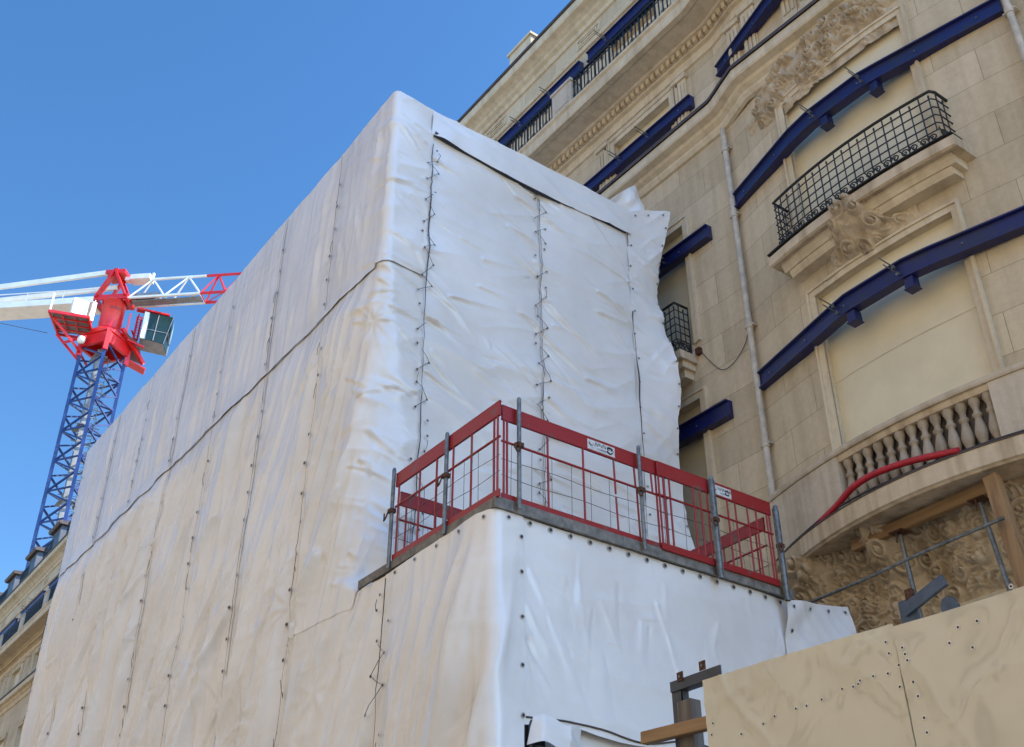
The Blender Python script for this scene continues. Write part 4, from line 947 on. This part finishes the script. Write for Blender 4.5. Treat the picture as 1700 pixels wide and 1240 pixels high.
# ------------------------------------------------------------ hoarding panels
HX = 5.5
def hoarding(label, y0, y1, z1a, z1b, off, seed, holes):
    o = thing('hoarding_panel', label, 'hoarding', (HX-off, y0, 0), group='tan hoarding panels')
    ny, nz = 110, 90
    U, T = np.meshgrid(np.linspace(0, 1, ny), np.linspace(0, 1, nz), indexing='ij')
    Y = U*(y1-y0)+.012*(fbm(T*4, U*0, seed)-.5)*(U > .98)
    top = z1a+(z1b-z1a)*U; Z = 1.6+(top-1.6)*T
    hz = sst(.45, 1.0, T)
    X = -.018*fbm(Y*1.1+seed, Z*1.1, seed)-.004*ridge(Y*4+Z*5+2*fbm(Y*3, Z*3, seed+21), Z*3-Y*2, seed+20, 2)*hz**2-.034*ridge(Y*1.3+Z*1.5+seed+1.2*fbm(Y*1.6, Z*1.6, seed+4), Z*1.1, seed+2, 4)*(.25+hz)*sst(.35, 1, 1-T+.35*vn(Y*2, Z*2, seed))-.03*ridge(Y*1.9-Z*1.4+fbm(Y*2, Z*2, seed+6), Y*.5, seed+3, 5)*hz*.6-.010*ridge(Y*2.5+Z*2.2+1.6*fbm(Y*2.4, Z*2.4, seed+9), Z*2, seed+8, 4)*hz*hz
    front = np.stack([X, Y, Z], -1).reshape(-1, 3)
    n = len(front); F = grid_faces(ny, nz, True); F2 = F[:, ::-1]+n
    np_mesh('sheet', np.concatenate([front, front+np.array([.012, 0, 0])]), np.concatenate([F, F2]), M['hoard'], o, True)
    b = MB(); b.box((-.005, 0, 0), (.02, y1-y0, 1.6)); b.build('base_sheet', M['hoard'], o)
    Xg = X; b = MB(); rg = MB()
    for hy, hz_ in holes:
        iu = int(min(max((hy-y0)/(y1-y0), 0), 1)*(ny-1)); tt = top[iu, 0]; it = int((hz_-1.6)/(tt-1.6)*(nz-1)); it = min(max(it, 0), nz-1)
        c = Vector((float(Xg[iu, it])-.004, hy-y0, hz_)); r = .0075
        rg.add([c+Vector((.001, 0, 0))]+[c+Vector((.001, math.cos(a)*r*1.9, math.sin(a)*r*1.9)) for a in [k*math.pi/4 for k in range(8)]], [(0, k+1, (k+1) % 8+1) for k in range(8)])
        b.add([c]+[c+Vector((-.001, math.cos(a)*r, math.sin(a)*r)) for a in [k*math.pi/4 for k in range(8)]], [(0, k+1, (k+1) % 8+1) for k in range(8)])
    rg.build('chipped_edges', M['tarp'], o); b.build('nail_holes', M['eyelet'], o)
    return o
HH = [(4.86, 3.52), (4.76, 3.545), (4.58, 3.55), (4.50, 3.55), (4.38, 3.56), (4.22, 3.585), (4.14, 3.58), (4.10, 3.585), (4.08, 3.60), (3.98, 3.60), (3.88, 3.59), (5.06, 3.50), (3.86, 3.77), (3.85, 3.70), (3.80, 3.62), (3.82, 3.5), (5.3, 3.62), (5.32, 3.55)]
HR = [(3.74, 3.70), (3.73, 3.66), (3.72, 3.62), (3.72, 3.50), (3.71, 3.42), (3.70, 3.30), (3.70, 3.22), (3.38, 3.72), (3.26, 3.72), (3.45, 3.65), (3.32, 3.59), (3.02, 3.84), (3.68, 3.12)]
hoarding('tan sheet hoarding panel on the left, its glossy top corner beside the sawn timber', 3.80, 5.36, 3.865, 3.92, 0, 5, HH)
hoarding('tan sheet hoarding panel on the right, running out of the bottom right corner', 2.0, 3.785, 3.80, 3.835, .012, 8, HR)
# steel angle bracket with rusty cleats, timbers beside it
br = thing('steel_bracket', 'dark grey steel angle bracket with two rusty cleats above the sawn timber post', 'bracket', (5.58, 5.76, 0)); 
b = MB(); b.box((0, -.10, 3.0), (.012, .0, 4.02)); b.box((0, -.10, 3.0), (.07, -.09, 3.95)); b.build('upright', M['steelgrey'], br, .002)
b = MB(); b.box((-.012, -.50, 3.945), (0, .0, 4.02)); b.box((0, -.50, 3.945), (.07, -.101, 3.955)); b.build('arm', M['steelgrey'], br, .002)
for y0, z0 in ((-.145, 4.0), (-.37, 4.02)):
    b = MB(); b.box((-.022, y0, z0), (-.014, y0+.06, z0+.065)); b.build('cleat', M['rust'], br, .002)
for y0, z0 in ((-.115, 4.03), (-.34, 4.05)):
    b = MB(); b.tube([(-.03, y0, z0), (-.0, y0, z0)], .010, 6); b.build('bolt', M['galv'], br)
plank('timber_post', 'sawn upright timber post with a pale edge in front of the dark grey bracket', 'timber', (5.60, 5.62, 2.6), (5.60, 5.62, 3.86), .14, .10, M['woodgrey'])
plank('timber_batten', 'short horizontal brown timber batten ending at the left edge of the tan hoarding', 'timber', (5.50, 5.99, 3.665), (5.53, 5.28, 3.64), .07, .085, M['woodh'])
plank('timber_lath', 'thin reddish upright lath just behind the left edge of the hoarding', 'timber', (5.56, 5.37, 2.6), (5.56, 5.39, 3.86), .03, .025, M['rust'])
b2r = thing('steel_bracket', 'blue-grey steel bracket with a raised arm standing up behind the joint of the hoarding', 'bracket', (10.0, 6.72, 0))
b = MB(); b.box((0, -.13, 4.8), (.03, .09, 5.93)); b.build('upright', M['bluegrey'], b2r, .004)
b = MB(); b.bar((-.02, .02, 5.80), (-.02, -.52, 5.98), .05, .13); b.build('arm', M['bluegrey'], b2r, .004)
b = MB(); b.box((-.03, -.12, 5.9), (.03, -.03, 6.02)); b.build('cleat', M['rust'], b2r, .003)
b = MB(); vs = [(0, y, z) for y, z in [(0, 5.0), (0, 5.74), (-.03, 5.80), (-.09, 5.82), (-.15, 5.79), (-.19, 5.70), (-.19, 5.0)]]; vs += [(.05, y, z) for _, y, z in vs]; m = 7
b.add(vs, [tuple(range(m)), tuple(range(2*m-1, m-1, -1))]+[(i, i+m, (i+1) % m+m, (i+1) % m) for i in range(m)])
o = b.build('steel_plate', M['bluegrey']); o.location = (10.0, 6.32, 0); tag(o, 'small rounded blue-grey steel plate peeking over the hoarding right of the bracket', 'steel plate')

# ------------------------------------------------------------ tower crane
cr = thing('tower_crane', 'tower crane with blue lattice mast, red slewing unit and white and red jib', 'crane', (16.95, 76.2, 0))
va = math.atan2(.212, .977)   # view azimuth
rv = Vector((math.cos(va), -math.sin(va), 0)); dv = Vector((math.sin(va), math.cos(va), 0)); RAD = 1.62
C4 = [rv*-RAD, dv*-RAD, rv*RAD, dv*RAD]; Z_ = Vector((0, 0, 1))
b = MB()
for c in C4: b.bar(c, c+Z_*48.9, .25, .25, dv)
b.build('mast_leg', M['crane_blue'], cr)
b = MB(); h = 2.42; nb = 20
for k in range(nb):
    z = k*h+.4
    for i in range(4):
        p, q = C4[i], C4[(i+1) % 4]; b.bar(p+Z_*z, q+Z_*z, .11, .11); 
        mz = z+h/2
        b.bar(p+Z_*z, q+Z_*mz, .12); b.bar(q+Z_*mz, p+Z_*(z+h), .12)
b.build('mast_bracing', M['crane_blue'], cr)
b = MB()
for k in range(24, 49, 1):
    if k % 6 == 0: b.box((-.75, -.75, k), (.2, .75, k+.05))
for sx in (-.22, .22): b.bar((sx+.35, .3, 20), (sx+.35, .3, 48.5), .05)
for k in range(80): b.bar((.13, .3, 22+k*.33), (.57, .3, 22+k*.33), .035)
for k in range(36):
    z = 22+k*.75; b.tube([(.35+.42*math.cos(a), .3-.42*math.sin(a), z) for a in np.linspace(0, math.pi, 7)], .02, 4)
b.build('ladder', M['crane_grey'], cr)
b = MB(); b.box((-.55, -.5, 20), (-.15, -.1, 48.6))
for k in range(19): z = 21+k*1.45; b.bar((-.7, -.6, z), (.8, .7, z+.7), .06); b.bar((.8, -.6, z+.7), (-.7, .7, z+1.4), .06)
b.build('cable_duct', M['crane_grey'], cr)
AZ = R_(132); u = Vector((math.sin(AZ), math.cos(AZ), 0)); v = Vector((math.cos(AZ), -math.sin(AZ), 0))   # v points towards the camera side
if v.dot(dv) > 0: v = -v
def K(a, c, z): return u*a+v*c+Z_*z
def obox(b, a0, a1, c0, c1, z0, z1):
    vs = [K(a, c, z) for z in (z0, z1) for a, c in ((a0, c0), (a1, c0), (a1, c1), (a0, c1))]
    return b.add(vs, [(0,3,2,1),(4,5,6,7),(0,1,5,4),(1,2,6,5),(2,3,7,6),(3,0,4,7)])
b = MB()
for i in range(4):
    p, q = C4[i]*1.10, C4[(i+1) % 4]*1.10; b.bar(p+Z_*49.2, q+Z_*49.2, .22, .95); b.bar(p+Z_*49.75, q+Z_*49.75, .40, .12)
for c in C4: b.bar(c*1.06+Z_*48.0, c*1.06+Z_*49.9, .34)
b.build('climbing_frame', M['crane_red'], cr)
b = MB(); b.lathe((0, 0, 49.8), [(1.25, 0), (1.35, .15), (1.35, .45), (1.1, .65), (.95, .85)], 16); b.lathe((0, 0, 50.6), [(.86, 0), (.86, 2.55), (.95, 2.6), (.95, 2.75)], 24); b.build('slewing_column', M['crane_red'], cr)
text_mesh('RAA', .42, cr, Matrix(((rv.x, 0, -dv.x, -rv.x*.32-dv.x*.875), (rv.y, 0, -dv.y, -rv.y*.32-dv.y*.875), (0, 1, 0, 52.3), (0, 0, 0, 1))), M['zinc'])
b = MB()   # A-frame
for c in (.72, -.72):
    w_ = .50 if c > 0 else .3; b.bar(K(-1.25, c, 53.5), K(-.15, c, 56.0), .16, w_, v); b.bar(K(1.1, c, 53.5), K(-.1, c, 56.0), .16, w_, v); b.bar(K(-1.4, c, 53.45), K(1.3, c, 53.45), .16, .45)
b.bar(K(-.15, -.8, 55.95), K(-.15, .8, 55.95), .6, .35, u); obox(b, -1.0, .6, -.7, .7, 55.85, 56.2); b.bar(K(-1.3, -.7, 53.3), K(-1.3, .7, 53.3), .3, .4); b.bar(K(1.2, -.7, 53.3), K(1.2, .7, 53.3), .3, .4)
b.build('head_frame', M['crane_red'], cr)
b = MB()   # counter jib
obox(b, -26, -1.4, -.85, -.62, 53.0, 53.55); obox(b, -26, -1.4, .62, .85, 53.0, 53.55); obox(b, -26, -1.4, -.62, .62, 53.0, 53.08)
for c in (.75, -.75):
    for a in range(-25, -1, 3): b.bar(K(a, c, 53.55), K(a, c, 54.35), .06)
    b.bar(K(-25, c, 54.35), K(-1.5, c, 54.35), .06)
b.build('counter_jib', M['crane_white'], cr)
b = MB(); b.bar(K(-.9, .5, 56.05), K(-26, .5, 54.0), .2, .42); b.bar(K(-.4, -.5, 55.3), K(-26, -.5, 53.9), .2, .40); b.build('tie_bar', M['crane_white'], cr)
b = MB(); obox(b, -26, -21, -.8, .8, 50.6, 52.97); b.build('counterweight', M['crane_grey'], cr)
def jib(a0, a1, mat, n, name):
    b = MB(); st = (a1-a0)/n
    b.bar(K(a0, 0, 55.5), K(a1, 0, 55.5), .16, .16); 
    for c in (.62, -.62): b.bar(K(a0, c, 53.35), K(a1, c, 53.35), .17, .17)
    for k in range(n):
        p = a0+k*st; m_ = p+st/2
        for c in (.62, -.62): b.bar(K(p, c, 53.35), K(m_, 0, 55.5), .10); b.bar(K(m_, 0, 55.5), K(p+st, c, 53.35), .10)
        b.bar(K(p, -.62, 53.35), K(p, .62, 53.35), .07); b.bar(K(p, -.62, 53.35), K(p+st, .62, 53.35), .06)
    b.build(name, mat, cr)
jib(1.3, 7.1, M['crane_white'], 2, 'jib_root'); jib(7.1, 13.0, M['crane_red'], 3, 'jib_section'); jib(13.0, 25, M['crane_white'], 4, 'jib_section'); jib(25, 36, M['crane_red'], 4, 'jib_section')
b = MB(); obox(b, 1.0, 2.6, -.45, .45, 55.35, 55.8); b.bar(K(.5, 0, 55.6), K(1.4, 0, 55.5), .5, .3); obox(b, 2.6, 2.75, -.1, .1, 55.6, 56.1); b.build('jib_heel', M['crane_white'], cr)
b = MB(); obox(b, 1.3, 3.6, -.3, .3, 53.5, 54.0); obox(b, 1.5, 7, -.35, .35, 53.2, 53.27); b.build('jib_walkway', M['crane_grey'], cr)
# platform left, cab right
b = MB()
L0 = lambda a, c, z: rv*a+dv*c+Z_*z
for (a0, c0, a1, c1) in ((-4.4, -1.6, -1.6, -1.9), (-4.4, -1.6, -3.5, 1.4), (-3.5, 1.4, -1.2, 1.2), (-1.6, -1.9, -1.0, .8)): b.bar(L0(a0, c0, 50.35), L0(a1, c1, 50.35), .12, .22)
for t in (.25, .5, .75): b.bar(L0(-4.4+.9*t, -1.6+3*t, 50.33), L0(-1.6+.5*t, -1.9+2.8*t, 50.33), .08, .12)
for t in (.33, .66): b.bar(L0(-4.4+2.8*t, -1.7, 50.33), L0(-3.5+2.3*t, 1.35, 50.33), .08, .12)
b.bar(L0(-3.6, 1.2, 50.2), L0(-1.7, .4, 47.9), .16, .2); b.bar(L0(-4.0, -1.0, 50.2), L0(-2.0, -.6, 48.4), .12, .16); b.bar(L0(-2.0, -.6, 48.4), L0(-1.0, .9, 47.9), .12, .16); b.bar(L0(-3.0, .6, 49.2), L0(-1.5, -1.0, 49.2), .1, .2)
b.bar(L0(.9, -1.2, 50.5), L0(3.0, .2, 48.6), .22, .3); b.bar(L0(1.3, .6, 48.9), L0(3.2, .6, 48.2), .9, .12); b.bar(L0(1.6, -.9, 50.7), L0(2.4, .8, 50.3), .1, .1); b.bar(L0(1.9, -.4, 50.3), L0(1.9, -.4, 52.6), .09); b.bar(L0(1.3, .4, 50.3), L0(1.3, .4, 53.0), .09)
b.build('service_platform', M['crane_red'], cr)
b = MB()
b.add([L0(-4.3, -1.55, 50.47), L0(-1.65, -1.85, 50.47), L0(-1.1, .8, 50.47), L0(-3.5, 1.3, 50.47)], [(0, 1, 2, 3)]); b.add([L0(1.1, -1.3, 50.2), L0(2.3, -1.0, 49.6), L0(3.0, .9, 48.9), L0(1.6, 1.0, 49.3)], [(0, 1, 2, 3)])
b.build('platform_grating', M['crane_grey'], cr)
b = MB(); b.box((-3.2, -1.2, 50.5), (-2.1, -.5, 51.9)); b.build('control_cabinet', M['crane_white'], cr)
b = MB(); b.box((-1.8, -1.0, 50.5), (-1.5, -.6, 52.2)); b.build('control_cabinet', M['crane_white'], cr)
b = MB()
for p in (L0(-4.35, -1.55, 50.5), L0(-3.5, 1.3, 50.5)): b.bar(p, p+Z_*1.5, .12)
b.bar(L0(-1.6, -1.85, 50.5), L0(-1.4, -1.85, 52.0), .07); b.build('platform_posts', M['crane_white'], cr)
cab = bpy.data.objects.new('cab', None); link(cab, cr)
def cabpoly(a0, a1, c0, c1, prof, mat, name, g=0):
    pass
a0, a1, c0, c1 = 2.35, 4.55, -1.2, .5; zb, zt = 50.0, 52.4
b = MB(); b.add([L0(a0, c0, zb), L0(a1-.5, c0, zb-.1), L0(a1, c1, zb+.1), L0(a0, c1, zb), L0(a0, c0, zt), L0(a1-.1, c0, zt+.1), L0(a1+.1, c1, zt), L0(a0, c1, zt)], [(0,3,2,1),(4,5,6,7),(0,1,5,4),(1,2,6,5),(2,3,7,6),(3,0,4,7)]); b.build('glazing', M['cabglass'], cab)
b = MB()
for a, c, z, A, C_, Z2 in ((a0, c0, zb, a0, c0, zt), (a1-.5, c0-.02, zb-.1, a1-.1, c0-.02, zt+.1), (a1, c1, zb, a1+.1, c1, zt), (a0+.9, c0-.02, zb, a0+1.0, c0-.02, zt), (a0, c0-.02, zb+.9, a1-.3, c0-.02, zb+.9), (a1-.3, c0, zb+.9, a1+.05, c1, zb+.9)): b.bar(L0(a, c, z), L0(A, C_, Z2), .05)
b.bar(L0(a0+.12, c0-.03, zb), L0(a0+.12, c0-.03, zt), .42, .06, dv); b.add([L0(a0, c0-.05, zb-.06), L0(a1-.5, c0-.05, zb-.16), L0(a1, c1, zb-.1), L0(a0, c1, zb-.06)], [(0, 3, 2, 1)])
b.build('cab_frame', M['crane_grey'], cab)
b = MB(); b.bar(L0(a0+.10, c0-.07, zb-.05), L0(a0+.10, c0-.07, zt), .34, .05, dv); b.build('cab_panel', M['crane_white'], cab)
b = MB(); b.add([L0(a1-.02, c0+.25, zb+1.0), L0(a1+.1, c1-.15, zb+1.0), L0(a1+.14, c1-.15, zt-.2), L0(a1+.04, c0+.25, zt-.15)], [(0, 1, 2, 3)]); b.build('window_blind', M['cabgreen'], cab)
b = MB(); b.bar(L0(a0-.7, c0+.2, zt+.22), L0(a1-.4, c0+.2, zt+.22), .5, .14); b.bar(L0(a0-.5, -.3, zb+.2), L0(a0-.5, -.3, zt), .12); b.bar(L0(a0-.2, -.3, zb+.2), L0(a0-.2, -.3, zt), .12)
for k in range(9): b.bar(L0(a0-.55, -.5, zb+.3+k*.25), L0(a0-.1, -.5, zb+.3+k*.25), .05)
b.bar(L0(a0-.9, -.9, zb-.2), L0(a0+.4, -.9, zb-.6), .14); b.build('cab_bracket', M['crane_red'], cab)
b = MB(); b.lathe(tuple(L0(-1.75, -.9, 48.9)), [(.05, -.32), (.25, -.22), (.3, 0), (.25, .22), (.05, .32)], 12); b.build('floodlight', M['crane_white'], cr)
tubething('guy_wire', 'thin dark wire sloping from the left edge to the crane platform', 'wire', [(12.7, 76.2, 48.85), (9.4, 76.2, 48.4), (0, 76.2, 47.4)], .025, M['cable'], 4)
